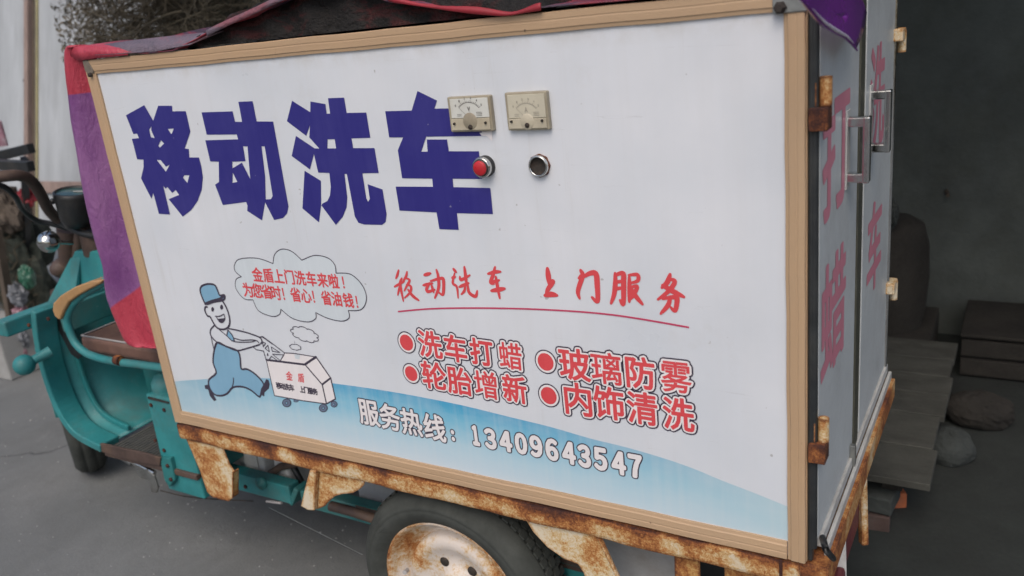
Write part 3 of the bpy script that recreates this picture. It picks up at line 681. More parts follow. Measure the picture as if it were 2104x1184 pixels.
# ---- meters, button, socket
def meter(x0, x1, z0, z1, full, label, letter, name):
    D = .011; w = x1-x0; h = z1-z0
    c = MB().box((x0, -D, z0), (x1, .001, z1)).build(name, M['meterdark'], TR, bevel=.0025, label=label)
    zs = z0+h*(.40 if full else .33)
    dm = M['dial'] if full else M['dial2']; ik = M['ink'] if full else M['ink2']
    MB().box((x0+w*.07, -D-.0016, zs), (x1-w*.05, -D+.0005, z1-h*.06)).build('dial_window', dm, c, bevel=.0006)
    MB().box((x0+w*.05, -D-.0022, z0+h*.05), (x1-w*.05, -D+.0005, zs-.0012)).build('front_cover', M['meter'], c, bevel=.001)
    f = Flat(); cx_ = (x0+x1)/2; cz_ = zs+h*.02; rr = w*.30
    arc = [(cx_+rr*math.cos(R(a)), cz_+rr*.95*math.sin(R(a))) for a in range(38, 143, 5)]
    po = rib(arc, .0006)
    for a in range(38, 143, 7):
        q = 1.10 if (a-38) % 21 else 1.16
        po += rib([(cx_+rr*math.cos(R(a)), cz_+rr*.95*math.sin(R(a))), (cx_+rr*q*math.cos(R(a)), cz_+rr*.95*q*math.sin(R(a)))], .0004, dots=False)
    f.lay(po, ik, D+.0020)
    for k_, (t_, a) in enumerate(zip('012345', (142, 122, 101, 79, 58, 38))):
        f.lay(char_polys(t_, cx_+rr*1.27*math.cos(R(a)), cz_+rr*1.24*math.sin(R(a)), .0024, .004, 0, .0002, bbox=True), ik, D+.0021)
    f.lay(char_polys(letter, cx_, cz_+rr*.52, .0055, .008, 0, .0004, bbox=True), ik, D+.0022)
    for i in range(3):
        f.lay(rib([(cx_+rr*.55, cz_+.003+i*.0028), (cx_+rr*1.0, cz_+.003+i*.0028)], .0004, dots=False), ik, D+.0023)
        if i < 2: f.lay(rib([(cx_-rr*.95, cz_+.003+i*.0028), (cx_-rr*.6, cz_+.003+i*.0028)], .0004, dots=False), ik, D+.0023)
    f.build('dial_marks', c)
    MB().lathe([(0, .0016), (w*.15, .0014), (w*.17, 0)], (cx_, -D-.0018, zs-h*.10), (0, -1, 0), 24).build('pivot_cover', M['meterdark'] if full else M['meter'], c)
    for sx_, q in ((x0+w*.13, .0025), (x1-w*.14, .0025), (cx_, .0050)):
        zc = z0+h*(.25 if q < .004 else .14)
        MB().lathe([(0, .0042), (q*.8, .0038), (q, .0015), (q, 0)], (sx_, -D-.0020, zc), (0, -1, 0), 16).build('screw', M['hole'], c)
    f2 = Flat(); f2.lay(rib([(cx_, zs-h*.02), (cx_-rr*.75, cz_+rr*.62)], .0003, dots=False), ik, D+.0024); f2.build('needle', c)
a = P2(934, 270); b_ = P2(1011, 194)
meter(a[0]-.001, P2(1011, 194)[0]+.001, P2(975, 269)[1], P2(970, 196)[1], True, 'cream square voltmeter with white dial on the side panel', 'V', 'voltmeter')
meter(P2(1050, 268)[0], P2(1128, 186)[0], P2(1090, 266)[1], P2(1090, 187)[1], False, 'yellowed square ammeter with faded dial on the side panel', 'A', 'ammeter')
c = P2(999, 341)
pb = MB().lathe([(.021, 0), (.021, .005), (.0195, .007), (.0195, .012)], (c[0], 0, c[1]), (0, -1, 0), 40).build('push_button', M['blackpl'], TR, label='round red push button in a chromed ring')
MB().lathe([(.0195, .010), (.0205, .013), (.0205, .018), (.0185, .021), (.0165, .021), (.0155, .018)], (c[0], 0, c[1]), (0, -1, 0), 40).build('bezel_ring', M['chrome'], pb)
MB().lathe([(.0165, .016), (.0163, .0225), (.0145, .0232)], (c[0], 0, c[1]), (0, -1, 0), 40).build('collar', M['blackpl'], pb)
MB().lathe([(.0147, .018), (.0145, .025), (.0125, .0268), (0, .027)], (c[0], 0, c[1]), (0, -1, 0), 40).build('button_cap', M['redcap'], pb)
c = P2(1110, 340)
so = MB().lathe([(.0225, 0), (.0225, .005), (.020, .0065)], (c[0], 0, c[1]), (0, -1, 0), 8, smooth=False).build('socket_collar', M['rustorange'], TR, label='empty round socket with rusty ring beside the red button')
MB().lathe([(.0205, .005), (.0200, .010), (.0180, .0115), (.0165, .010), (.0160, .004)], (c[0], 0, c[1]), (0, -1, 0), 40).build('ring', M['chrome'], so)
MB().lathe([(.0162, .009), (.0155, .0045), (0, .004)], (c[0], 0, c[1]), (0, -1, 0), 40).build('dark_opening', M['hole'], so)
# paper scrap under the voltmeter
f = Flat(); f.lay([[P2(986, 273), P2(1012, 268), P2(1012, 290), P2(1000, 279), P2(990, 279)]], M['white'], .0013); f.build('torn_paper', pan)

# ---- doors (plane x = DX) with seals, handles, hinges
DX = 1.757
def DP(px, py): p = G(px, py, 0, DX); return (p.y, p.z)
MB().box((OX1+.002, .003, OZ0), (DX-.006, .020, OZ1-.004)).box((OX1-.04, .034, OZ1-.024), (DX-.006, BD, OZ1-.006)).build('door_jamb', M['seal'], TR, bevel=.003)
MB().tube([(DX-.006, .011, .66), (DX-.006, .011, 1.62)], .007, 10).build('rubber_seal', M['seal'], TR)
D1a, D1b, D2a, D2b = .022, .372, .458, .836
ZD0, ZD1 = .672, 1.640
def door(ya, yb, chars, handle, label):
    d = MB().box((DX-.022, ya, ZD0), (DX, yb, ZD1)).build('door', M['doorwhite'], TR, bevel=.0015, label=label)
    f = Flat(DX)
    for ch, (xa, ya_, xb, yb_) in chars:
        # bounding box of the character given by two pixels, on the door plane
        p0 = DP(xa, ya_); p1 = DP(xb, yb_); cy, cz = (p0[0]+p1[0])/2, (p0[1]+p1[1])/2
        f.lay(char_polys(ch, cy, cz, abs(p1[0]-p0[0]), abs(p1[1]-p0[1]), 0, .0075, bbox=True), M['doorred'], .0008)
    f.build('door_lettering', d)
    (hx, hy0, hy1) = handle; y0, zt = DP(hx, hy0); zb = DP(hx, hy1)[1]
    h = MB()
    h.box((DX, y0-.011, zt-.018), (DX+.036, y0+.011, zt)); h.box((DX, y0-.011, zb), (DX+.036, y0+.011, zb+.018)); h.box((DX+.028, y0-.0115, zb-.0005), (DX+.0405, y0+.0115, zt+.0005))
    h.build('handle', M['chrome'], d, bevel=.003)
    MB().box((DX, y0-.016, zb-.012), (DX+.003, y0+.016, zt+.012)).build('handle_plate', M['alu'], d, bevel=.001)
    return d
d1 = door(D1a, D1b, [('打', (1690, 300, 1744, 330)), ('蜡', (1686, 640, 1736, 650))], (1741, 240, 372), 'left rear door with one tall bar handle')
d2 = door(D2a, D2b, [('洗', (1789, 200, 1812, 200)), ('车', (1783, 500, 1811, 500))], (1789, 186, 309), 'right rear door with one tall bar handle')
# fix the heights of the door characters (built from measured heights on the doors)
def door_chars(d, chars):
    for o_ in list(d.children):
        if o_.name.startswith('door_lettering'): bpy.data.objects.remove(o_)
    for ch, px, top_, bot, ya, yb in chars:
        f = Flat(DX); p0 = DP(px, top_)[1]; p1 = DP(px, bot)[1]
        f.lay(char_polys(ch, (ya+yb)/2, (p0+p1)/2, yb-ya, p0-p1, 0, .0055, bbox=True), M['doorred'], .0008); f.build('door_character', d)
door_chars(d1, [('打', 1715, 185, 430, .046, .273), ('蜡', 1712, 530, 750, .040, .258)])
door_chars(d2, [('洗', 1802, 95, 300, .505, .700), ('车', 1798, 415, 585, .520, .712)])
# strip between the doors, edge trims, sill
MB().box((DX-.020, D1b+.003, ZD0), (DX+.003, D1b+.050, ZD1)).build('door_seal', M['olive'], TR, bevel=.002)
MB().box((DX-.020, D1b+.053, ZD0), (DX-.002, D2a-.003, ZD1)).build('door_seal', M['seal'], TR, bevel=.002)
MB().tube([(DX+.001, D2b+.004, ZD0), (DX+.001, D2b+.004, ZD1)], .005, 10).build('door_trim', M['chrome'], TR)
MB().box((DX-.03, D2b+.012, ZD0), (DX-.006, BD+.02, ZD1)).build('door_trim', M['seal'], TR, bevel=.002)
MB().box((OX1+.003, .0365, .645), (DX+.006, BD, .6705)).box((DX+.008, .0365, .628), (DX+.016, BD, .650)).build('door_sill', M['alu'], TR, bevel=.002)
rb = rusty('rusty_rear_beam', (.62, .52, .38), .02, None, 9)
MB().box((OX1-.03, .0, .572), (DX+.024, BD+.01, .6265)).build('rear_beam', rb, TR, bevel=.003)
MB().box((OX1-.012, .004, .30), (DX+.018, .06, .571)).build('rear_post', M['rust'], TR, bevel=.003)
# hinges
def hinge(z, parent):
    h = MB().box((OX1+.004, -.006, z-.036), (DX+.017, .030, z)).build('hinge', M['hingerust'], parent, bevel=.002)
    MB().tube([(DX+.010, .016, z+.001), (DX+.010, .016, z+.046)], .0095, 14).build('hinge_pin', M['rust'], h, bevel=.001)
    MB().box((OX1+.012, .004, z+.001), (DX-.002, .010, z+.038)).build('hinge_leaf', M['rust'], h, bevel=.001)
hinge(G(1680, 222, 1, 0).z, d1)
hinge(G(1680, 914, 1, 0).z, d1)
for py in (60, 547):
    y, z = DP(1838, py)
    h = MB().box((DX-.002, D2b-.012, z-.028), (DX+.020, D2b+.045, z)).build('hinge', M['rust'], d2, bevel=.003)
    MB().tube([(DX+.012, D2b+.036, z-.056), (DX+.012, D2b+.036, z-.006)], .010, 12).build('hinge_pin', M['rust'], h)
f = Flat(DX)
MB().box((DX+.0005, .34, .60), (DX+.012, .352, .70)).build('latch', M['steel'], d1, bevel=.001)

# ---- rusty rail under the box and its brackets
k = 40; b = MB()
prof = [(.0105, .628), (-.004, .6255), (-.006, .618), (-.0055, .585), (-.003, .577), (.004, .5755), (.040, .5765), (.040, .583), (.006, .583), (.006, .620), (.0105, .6225)]
for i in range(k+1):
    x = OX0+.001+(OX1-.012-OX0)*i/k
    for (y_, z_) in prof: b.v.append(Vector((x, y_+.001*math.sin(i*1.3), z_+.0016*math.sin(i*.9)+.0006*math.sin(i*2.7))))
q = len(prof)
for i in range(k):
    for j in range(q): b.f.append([i*q+j, i*q+(j+1) % q, (i+1)*q+(j+1) % q, (i+1)*q+j]); b.sm.append(False); b.mi.append(0)
b.f.append(list(range(q))); b.f.append([k*q+j for j in range(q)]); b.sm += [False]*2; b.mi += [0]*2
rail = b.build('side_rail', M['rail'], TR)
mm = M['rail'].node_tree  # the rail's heavier rust runs along its upper edge (root sits on the ground, so local z = height)
MB().box((OX0+.006, .015, .6285), (OX1-.012, .05, .6328)).build('rail_seam', M['seal'], TR)
c = P2(1606, 1160); MB().box((c[0]-.003, -.0085, .577), (c[0]+.003, -.005, .629)).build('weld_seam', M['rustdark'], TR, bevel=.001)
def bracket(pts, t=.004, y=.006, lip=True, label=None):
    poly = [P2(*p) for p in pts]
    b = MB().prism(poly, 1, y, y+t)
    o_ = b.build('rail_bracket', M['rust'], TR, bevel=.0015, label=label)
    return o_, poly
b1, pl = bracket([(379,905),(452,918),(469,959),(478,971),(478,1023),(466,1033),(434,1025),(422,1014),(405,965)])
MB().beam((P2(478,971)[0]-.002, .012, P2(478,971)[1]), (P2(478,1023)[0]-.002, .012, P2(478,1023)[1]), .004, .022, (0, 1, 0)).build('bracket_lip', M['rustorange'], b1)
b2, pl = bracket([(640,962),(748,986),(744,1000),(736,1008),(722,1016),(700,1018),(684,1023),(672,1034),(664,1043),(649,1049),(630,1043),(620,1038),(626,1012),(633,979)])
MB().prism([P2(*p) for p in [(640,964),(654,967),(650,1046),(636,1045),(622,1037),(628,1010)]], 1, -.008, .005).build('bracket_lip', M['rust'], b2, bevel=.002)
b3, pl = bracket([(1074,1066),(1230,1100),(1250,1145),(1276,1200),(1310,1270),(1240,1270),(1205,1205),(1196,1180),(1185,1163),(1156,1152),(1122,1128),(1093,1097)], label='rusted fender bracket behind the wheel')
MB().tube([G(p[0], p[1], 1, .004) for p in [(1228,1102),(1250,1145),(1276,1200),(1310,1270)]], .004, 8).build('bracket_lip', M['rust'], b3)
for pts in ([(1385,1140),(1437,1152),(1440,1260),(1388,1250)], [(1488,1165),(1600,1190),(1600,1290),(1492,1260)]):
    poly = [(G(p[0], p[1], 1, .03).x, G(p[0], p[1], 1, .03).z) for p in pts]
    MB().prism(poly, 1, .03, .036).build('rail_bracket', M['rustorange'], TR, bevel=.001)
MB().prism([(G(p[0], p[1], 1, .12).x, G(p[0], p[1], 1, .12).z) for p in [(1215,1090),(1400,1130),(1390,1300),(1280,1300)]], 1, .12, .124).build('inner_fender', M['greyplate'], TR)

# ---- rear wheels
def wheel(y0, sgn, label=None):
    cx_, cz_ = .860, .273
    ax = (0, sgn, 0); o0 = (cx_, y0, cz_)
    rim = MB().lathe([(.196, .010), (.204, .004), (.206, .000), (.202, -.002), (.196, .004), (.190, .016), (.184, .030), (.172, .036), (.168, .046), (.160, .056), (.153, .060), (.1505, .056), (.150, .040), (.146, .030), (.138, .024), (.126, .022), (.112, .026), (.096, .036), (.080, .040), (.062, .040), (.050, .034), (.044, .020), (.030, .014), (0, .014)], o0, ax, 72).build('wheel', M['rimrust'], TR, label=label)
    MB().lathe([(.203, .004), (.212, -.006), (.232, -.018), (.246, -.0185), (.250, -.0165), (.253, -.0185), (.258, -.0155), (.262, -.0125), (.264, -.008), (.272, -.003), (.276, .0005), (.284, .012), (.288, .030), (.2885, .036), (.284, .038), (.284, .044), (.289, .046), (.2895, .062), (.285, .064), (.285, .070), (.289, .072), (.287, .086), (.276, .108), (.255, .122), (.215, .116), (.203, .104), (.19, .05)], o0, ax, 120).build('tyre', M['tyre'], rim)
    b = MB()
    for i in range(66):
        a = 2*math.pi*i/66
        for (ya, yb, da) in ((.034, .056, 0), (.060, .082, .04), (.086, .104, 0)):
            rr = .2885 if ya < .08 else .284; vs = []
            for q_ in (rr-.006, rr+.0045):
                for (dy, dd) in ((ya, -.030), (yb, -.022), (yb, .038), (ya, .030)):
                    vs.append((cx_+q_*math.cos(a+da+dd), y0+sgn*dy, cz_+q_*math.sin(a+da+dd)))
            b.add(vs, [(0,1,2,3),(4,5,6,7),(0,1,5,4),(1,2,6,5),(2,3,7,6),(3,0,4,7)])
    tag(b.build('tread', M['tyre'], rim), kind='stuff')
    for i in range(5):
        a = R(72*i+50); q = .072
        MB().lathe([(0, .0), (.0135, .0), (.0135, .02)], (cx_+q*math.cos(a), y0+sgn*.0375, cz_+q*math.sin(a)), ax, 16).build('rim_hole', M['hole'], rim)
    return rim
wheel(.030, 1, 'left rear wheel with rusty white rim and cracked tyre')
wheel(.83, -1)
MB().tube([(.858, .10, .287), (.858, .78, .287)], .028, 16).build('rear_axle', M['blackpl'], TR)
c = G(837, 1171, 1, .02); MB().tube([c, c+Vector((.004, -.016, .004))], .006, 10).build('tyre_valve', M['piping'], TR)
# leaf springs
MB().box((.45, .16, .35), (1.3, .20, .362)).box((.55, .16, .336), (1.2, .20, .349)).box((.65, .16, .322), (1.05, .20, .335)).build('leaf_spring', M['brownmetal'], TR)

# ---- chassis
YF = .15
def gp(px, py, y=YF): return G(px, py, 1, y)
a = gp(345, 968); zc = .333
MB().beam((-.43, YF+.02, .345), (.20, YF+.02, .345), .045, .062).build('chassis_rail', M['teal'], TR, bevel=.004)
MB().beam((.20, YF+.025, .345), (.215, YF+.025, .335), .05, .075).beam((.23, YF+.03, .335), (1.55, YF+.03, .335), .04, .058).build('chassis_rail', M['teal_dk'], TR, bevel=.004)
MB().beam((-.43, .66, .345), (1.55, .66, .345), .045, .062).build('chassis_rail', M['teal_dk'], TR, bevel=.004)
c = gp(541, 990); MB().lathe([(.020, 0), (.020, .012), (.008, .013), (.008, .018), (0, .018)], (c.x, YF-.003, c.z), (0, -1, 0), 20).build('rail_eye', M['teal_dk'], TR)
MB().tube([gp(548, 1030), gp(578, 1034)], .0045, 8).build('bolt', M['piping'], TR)
# floor cross members on rail
for x_ in (-.2, .25, .7, 1.2): MB().box((x_, .20, .385), (x_+.04, .80, .42)).build('cross_member', M['teal_dk'], TR, bevel=.003)
MB().tube([G(680, 1040, 1, .10), G(720, 1050, 1, .10), G(775, 1068, 1, .10)], .014, 14).build('pipe', M['brownmetal'], TR)
# white boxes below
for (xa, ya, xb, yb) in ((452, 918, 480, 975), (486, 925, 552, 985), (556, 930, 600, 1000)):
    p0 = G(xa, ya, 1, .212); p1 = G(xb, yb, 1, .212)
    bb = MB().box((p0.x, .212, .29), (p1.x-.004, .42, .52)).build('battery_case', M['whiteplastic'], TR, bevel=.008)
    if xa == 486:
        MB().box((p0.x+.03, .207, .33), (p1.x-.03, .213, .46)).build('case_panel', M['whiteplastic'], bb, bevel=.004)
MB().box((G(735, 1000, 1, .21).x, .21, .27), (.70, .214, .55)).build('inner_plate', M['greyplate'], TR)
MB().box((.72, .30, .3), (1.6, .308, .56)).build('inner_plate', M['blackpl'], TR)
MB().tube([G(540, 985, 1, .2), G(575, 960, 1, .2), G(640, 945, 1, .2)], .012, 10).build('hose', M['brownmetal'], TR)
MB().tube([G(600, 955, 1, .22), G(625, 1000, 1, .22)], .010, 10).build('hose', M['blackpl'], TR)

# ---- cab
# leg shield: sheet swept across, profile in x,z on the near plane
NY = .05
prof = [G(*p, 1, NY) for p in [(70, 640), (76, 700), (92, 770), (118, 840), (152, 890), (208, 922)]]
pr = spline([(p.x, p.z) for p in prof], 5)
b = MB(); rows2 = []
for y_ in (NY+.03, .72): b.v += [Vector((p[0], y_, p[1])) for p in pr]
kk = len(pr)
for i in range(kk-1): b.f.append([i, i+1, kk+i+1, kk+i]); b.sm.append(True); b.mi.append(0)
o_ = b.build('leg_shield', M['teal'], TR); sol = o_.modifiers.new('solid', 'SOLIDIFY'); sol.thickness = .004
def channel(y0, dx, w, name='shield_frame', m=None, h=.028):
    b = MB(); k_ = len(pr); q = []
    for i in range(k_):
        t = (pr[min(i+1, k_-1)]-pr[max(i-1, 0)]).normalized(); nrm = Vector((-t.y, t.x)); nrm = nrm if nrm.x > 0 else -nrm
        p = pr[i]+nrm*dx
        q += [Vector((p.x-nrm.x*h/2, y0, p.y-nrm.y*h/2)), Vector((p.x+nrm.x*h/2, y0, p.y+nrm.y*h/2)), Vector((p.x+nrm.x*h/2, y0+w, p.y+nrm.y*h/2)), Vector((p.x-nrm.x*h/2, y0+w, p.y-nrm.y*h/2))]
    b.v = q
    for i in range(k_-1):
        for j in range(4): b.f.append([4*i+j, 4*i+(j+1) % 4, 4*i+4+(j+1) % 4, 4*i+4+j]); b.sm.append(False); b.mi.append(0)
    b.f += [[0, 1, 2, 3], [4*k_-4, 4*k_-3, 4*k_-2, 4*k_-1]]; b.sm += [False]*2; b.mi += [0]*2
    return b.build(name, m or M['teal'], TR, bevel=.004)
channel(NY-.005, .0, .075); channel(.69, .0, .06)
channel(NY+.105, .022, .014, h=.02)
# crossbar at the front
e0 = G(40, 672, 1, NY-.03)
MB().beam((e0.x-.03, NY-.075, e0.z+.006), (e0.x-.03, .78, e0.z+.006), .062, .052).build('front_crossbar', M['teal'], TR, bevel=.005)
# round teal lamp on a stalk
c = G(50, 750, 1, -.03); c2 = G(104, 722, 1, NY)
lp = MB().sphere(c, .034, 28).build('side_lamp', M['teal'], TR, label='teal painted ball shaped side lamp')
MB().tube([c, c+(c2-c)*.5, c2], [.017, .015, .019], 16).build('lamp_stalk', M['teal'], lp)
MB().tube([c+Vector((-.03, 0, -.016)), c+Vector((-.055, 0, -.022))], .003, 6).build('bolt', M['hole'], lp)
# floor
fz = G(208, 921, 1, NY+.02).z
MB().box((G(208, 921, 1, NY).x-.01, NY+.01, fz-.02), (-.10, .72, fz)).build('footwell_floor', M['brownmetal'], TR, bevel=.004)
b = MB()
b.box((G(208, 921, 1, NY).x+.0, NY+.025, fz+.001), (-.12, .70, fz+.006))
for i in range(26): b.box((-.54+i*.0165, NY+.03, fz+.0055), (-.54+i*.0165+.008, .69, fz+.009))
b.build('floor_mat', M['mat'], TR)
# column beside the box
q0 = G(300, 810, 1, .07); q1 = G(345, 950, 1, .07)
MB().prism([(q0.x-.004, q0.z), (-.10, q0.z+.002), (-.10, .31), (q1.x-.035, .31)], 1, .07, .20).build('seat_post', M['teal'], TR, bevel=.006)
c = G(328, 788, 1, .10); MB().lathe([(.0, .045), (.03, .04), (.042, .02), (.044, .0), (.040, -.012), (.046, -.02), (.046, -.03), (0, -.03)], (c.x, .12, c.z-.02), (0, 0, 1), 28).build('rubber_buffer', M['teal'], TR)
# hinge tab near the floor
MB().prism([(G(p[0], p[1], 1, .06).x, G(p[0], p[1], 1, .06).z) for p in [(330,940),(352,940),(362,985),(350,1000),(340,985)]], 1, .055, .075).build('hinge_tab', M['teal_dk'], TR, bevel=.003)
for p in ((345, 957), (352, 985)):
    c = G(*p, 1, .055); MB().lathe([(.007, 0), (.007, .004), (0, .005)], (c.x, .055, c.z), (0, -1, 0), 8).build('bolt', M['rustdark'], TR)
# seat
sx0 = -.56
st_ = MB().box((sx0, .085, .755), (-.045, .76, .808)).build('seat', M['seat'], TR, bevel=.014, seg=3)
MB().tube([(sx0+.006, .76, .809), (sx0+.006, .092, .809), (-.045, .092, .809)], .0035, 8).build('seat_piping', M['piping'], st_)
MB().box((sx0+.02, .10, .735), (-.045, .745, .754)).build('seat_base', M['brownmetal'], TR, bevel=.004)
MB().box((-.20, .10, .40), (-.045, .74, .734)).build('seat_box', M['teal_dk'], TR, bevel=.005)
MB().box((-.60, .30, .40), (-.21, .312, .73)).build('seat_skirt', M['teal_dk'], TR)
# side hoop and its tan grip
hp = spline([G(*p, 1, .035) for p in [(222,574),(200,588),(177,601),(155,620),(141,642),(139,665),(152,700),(172,722),(198,734),(236,743),(285,749),(345,757)]], 5)
hoop = MB().tube(hp, .0125, 14).build('seat_hoop', M['teal'], TR)
c = G(238, 743, 1, .02); MB().tube([c+Vector((-.012, .01, .001)), c+Vector((.010, .01, -.001))], .0155, 14).build('hoop_clamp', M['rustdark'], hoop)
gr = [(216,574),(190,576),(158,588),(128,606),(113,622),(112,636),(117,650),(127,657),(134,640),(145,620),(165,606),(190,592),(210,582)]
qg = [(G(p[0], p[1], 1, .02).x, G(p[0], p[1], 1, .02).z) for p in gr]
MB().prism(qg, 1, .012, .055).build('tan_grip', M['pad'], hoop, bevel=.012, seg=3)
MB().beam((-.62, NY+.03, .86), (-.62, .74, .86), .022, .085).build('cowl_bar', M['teal_dk'], TR, bevel=.004)
MB().prism([(G(p[0], p[1], 1, .125).x, G(p[0], p[1], 1, .125).z) for p in [(108,656),(140,645),(150,690),(172,726),(160,738),(146,728)]], 1, .125, .135).build('gap_shade_sheet', M['blackpl'], TR)  # black sheet painting the shade in the gap inside the hoop
# steering head, fork, handlebar
HY = .40
def h(px, py, y=HY): return G(px, py, 1, y)
p0 = h(200, 500); p1 = h(215, 600)
MB().tube([h(197, 478), h(205, 520)], .055, 20).build('steering_head', M['brownmetal'], TR, bevel=.003)
a0 = h(178, 508); a1 = h(232, 508); a2 = h(262, 640); a3 = h(150, 610)
MB().add([(a0.x, HY-.05, a0.z), (a1.x, HY-.05, a1.z), (a2.x, HY-.08, a2.z), (a3.x, HY-.08, a3.z), (a0.x, HY+.05, a0.z), (a1.x, HY+.05, a1.z), (a2.x, HY+.08, a2.z), (a3.x, HY+.08, a3.z)], [(0,1,2,3),(4,7,6,5),(0,4,5,1),(1,5,6,2),(2,6,7,3),(3,7,4,0)]).build('head_cowl', M['teal'], TR, bevel=.006)
g0 = h(152, 600); MB().add([(g0.x-.02, HY-.13, g0.z-.04), (g0.x+.16, HY-.13, g0.z-.04), a0+Vector((0, -.07, -.02)), (g0.x-.01, HY-.11, g0.z-.04), (g0.x+.16, HY-.10, g0.z-.04), a0+Vector((.03, -.05, -.02))], [(0,1,2),(3,5,4),(0,3,4,1),(1,4,5,2),(2,5,3,0)]).build('head_gusset', M['teal'], TR)
MB().tube([h(140, 470), h(141, 520), h(142, 575), h(146, 600)], [.040, .036, .034, .03], 14).tube([h(165, 470), h(160, 520), h(155, 580)], .02, 10).build('fork', M['brownmetal'], TR)
for p, r_ in (((136, 548), .045), ((142, 588), .035)):
    MB().sphere(h(*p), r_, 16, (1, 1.4, .9)).build('fork_joint', M['brownmetal'], TR)
MB().tube([h(160, 500), h(166, 525), h(170, 535)], .006, 8).build('cable', M['chrome'], TR)
hb = [G(*p, 1, y_) for p, y_ in [((-60, 372), .06), ((-20, 366), .10), ((20, 361), .15), ((45, 362), .19), ((66, 374), .23), ((84, 400), .27), ((98, 428), .31), ((116, 448), .35), ((140, 456), .38), ((165, 461), .41), ((196, 463), .46), ((230, 440), .54), ((245, 400), .62)]]
MB().tube(spline(hb, 6), .019, 14).build('handlebar', M['brownmetal'], TR)
MB().tube([hb[0]+(hb[0]-hb[1])*.2, hb[0], hb[1]], .024, 14).build('hand_grip', M['blackpl'], TR)
cb_ = [G(*p, 1, y_) for p, y_ in [((-20, 376), .12), ((10, 385), .16), ((32, 405), .2), ((48, 432), .25), ((75, 453), .3), ((105, 460), .34), ((140, 470), .38)]]
MB().tube(spline(cb_, 6), .010, 8).build('cable', M['blackpl'], TR)
MB().tube(spline([G(120, 455, 1, .36), G(165, 478, 1, .35), G(200, 485, 1, .36)], 5), .012, 8).build('cable', M['blackpl'], TR)
# gauge
gc = G(151, 396, 1, .36); gb = G(160, 452, 1, .36)
ax = (gc-gb).normalized()
gg = MB().lathe([(.0, -.125), (.045, -.12), (.058, -.09), (.062, -.04), (.066, -.01), (.066, .004), (.060, .008), (.056, .002)], gc, ax, 36).build('gauge', M['blackpl'], TR, label='round black speed gauge facing up')
MB().lathe([(.057, .001), (.0, .003)], gc, ax, 36).build('gauge_glass', M['glass'], gg)
MB().tube([gc+ax*.004+Vector((.0, .0, 0)), gc+ax*.005+Vector((.035, .018, -.004))], .002, 6).build('gauge_needle', M['piping'], gg)
c = G(108, 414, 1, .34); MB().tube([c, c+Vector((.05, .03, .0))], .006, 8).sphere(c, .011, 12).build('gauge_knob', M['blackpl'], gg)
# chrome ball mirror/lamp
c = G(100, 497, 1, .22); c2 = G(148, 499, 1, .34)
bl = MB().lathe([(0, -.037), (.016, -.034), (.030, -.022), (.037, -.004), (.038, .004), (.031, .020), (.018, .033), (.0, .036)], c, (c2-c).normalized(), 32).build('chrome_lamp', M['chrome'], TR, label='small chrome ball lamp on a stalk')
MB().tube([c, c2], .008, 12).build('lamp_stalk', M['chrome'], bl)
# front wheel
fw = MB().lathe([(.165, .0), (.172, .004), (.172, .012), (.15, .02), (.12, .035), (.05, .03), (0, .03)], (-1.30, .36, .262), (0, 1, 0), 48).build('wheel', M['rimrust'], TR, label='front wheel half hidden behind the footwell')
MB().lathe([(.170, .004), (.19, -.012), (.225, -.014), (.248, .002), (.258, .022), (.254, .026), (.262, .03), (.262, .062), (.254, .066), (.258, .072), (.248, .092), (.225, .108), (.19, .106), (.170, .09)], (-1.30, .36, .262), (0, 1, 0), 72).build('tyre', M['tyre'], fw)
fw['x'] = 1; del fw['x']
b = MB(); kq = []
for i in range(15):
    a = R(20+i*9.5); kq.append((-1.30+.30*math.cos(a), .262+.30*math.sin(a)))
for y_ in (.33, .49): b.v += [Vector((p[0], y_, p[1])) for p in kq]
for i in range(14): b.f.append([i, i+1, 15+i+1, 15+i]); b.sm.append(True); b.mi.append(0)
mud = o_ = b.build('front_mudguard', M['teal_dk'], TR); s_ = o_.modifiers.new('solid', 'SOLIDIFY'); s_.thickness = .004
MB().beam((-1.28, .345, .262), h(146, 600)+Vector((-.1, 0, 0)), .03, .03).beam((-1.28, .475, .262), h(146, 600)+Vector((-.1, .08, 0)), .03, .03).build('fork', M['brownmetal'], TR)
# bolts and a cable clip on the cab
for (px, py, y_) in ((60, 668, NY-.075), (100, 655, NY-.075), (311, 832, .07), (338, 842, .07), (320, 905, .07), (338, 925, .07), (455, 985, YF-.003), (505, 1000, YF-.003)):
    c = G(px, py, 1, y_); MB().lathe([(.0065, -.001), (.0065, .004), (.003, .005), (0, .005)], (c.x, y_, c.z), (0, -1, 0), 6, smooth=False).build('bolt', M['rustdark'], TR)
MB().prism([(G(p[0], p[1], 1, .069).x, G(p[0], p[1], 1, .069).z) for p in [(305,815),(346,826),(348,829),(305,819)]], 1, .066, .070).build('panel_seam', M['hole'], TR)
# the front wheel stands turned to the right
piv = Vector((-1.30, .415, .262))-wloc(TR)
TURN = Matrix.Translation(piv) @ Matrix.Rotation(R(-27), 4, 'Z') @ Matrix.Translation(-piv)
for o_ in (fw, fw.children[0], mud): o_.data.transform(TURN); o_.data.update()
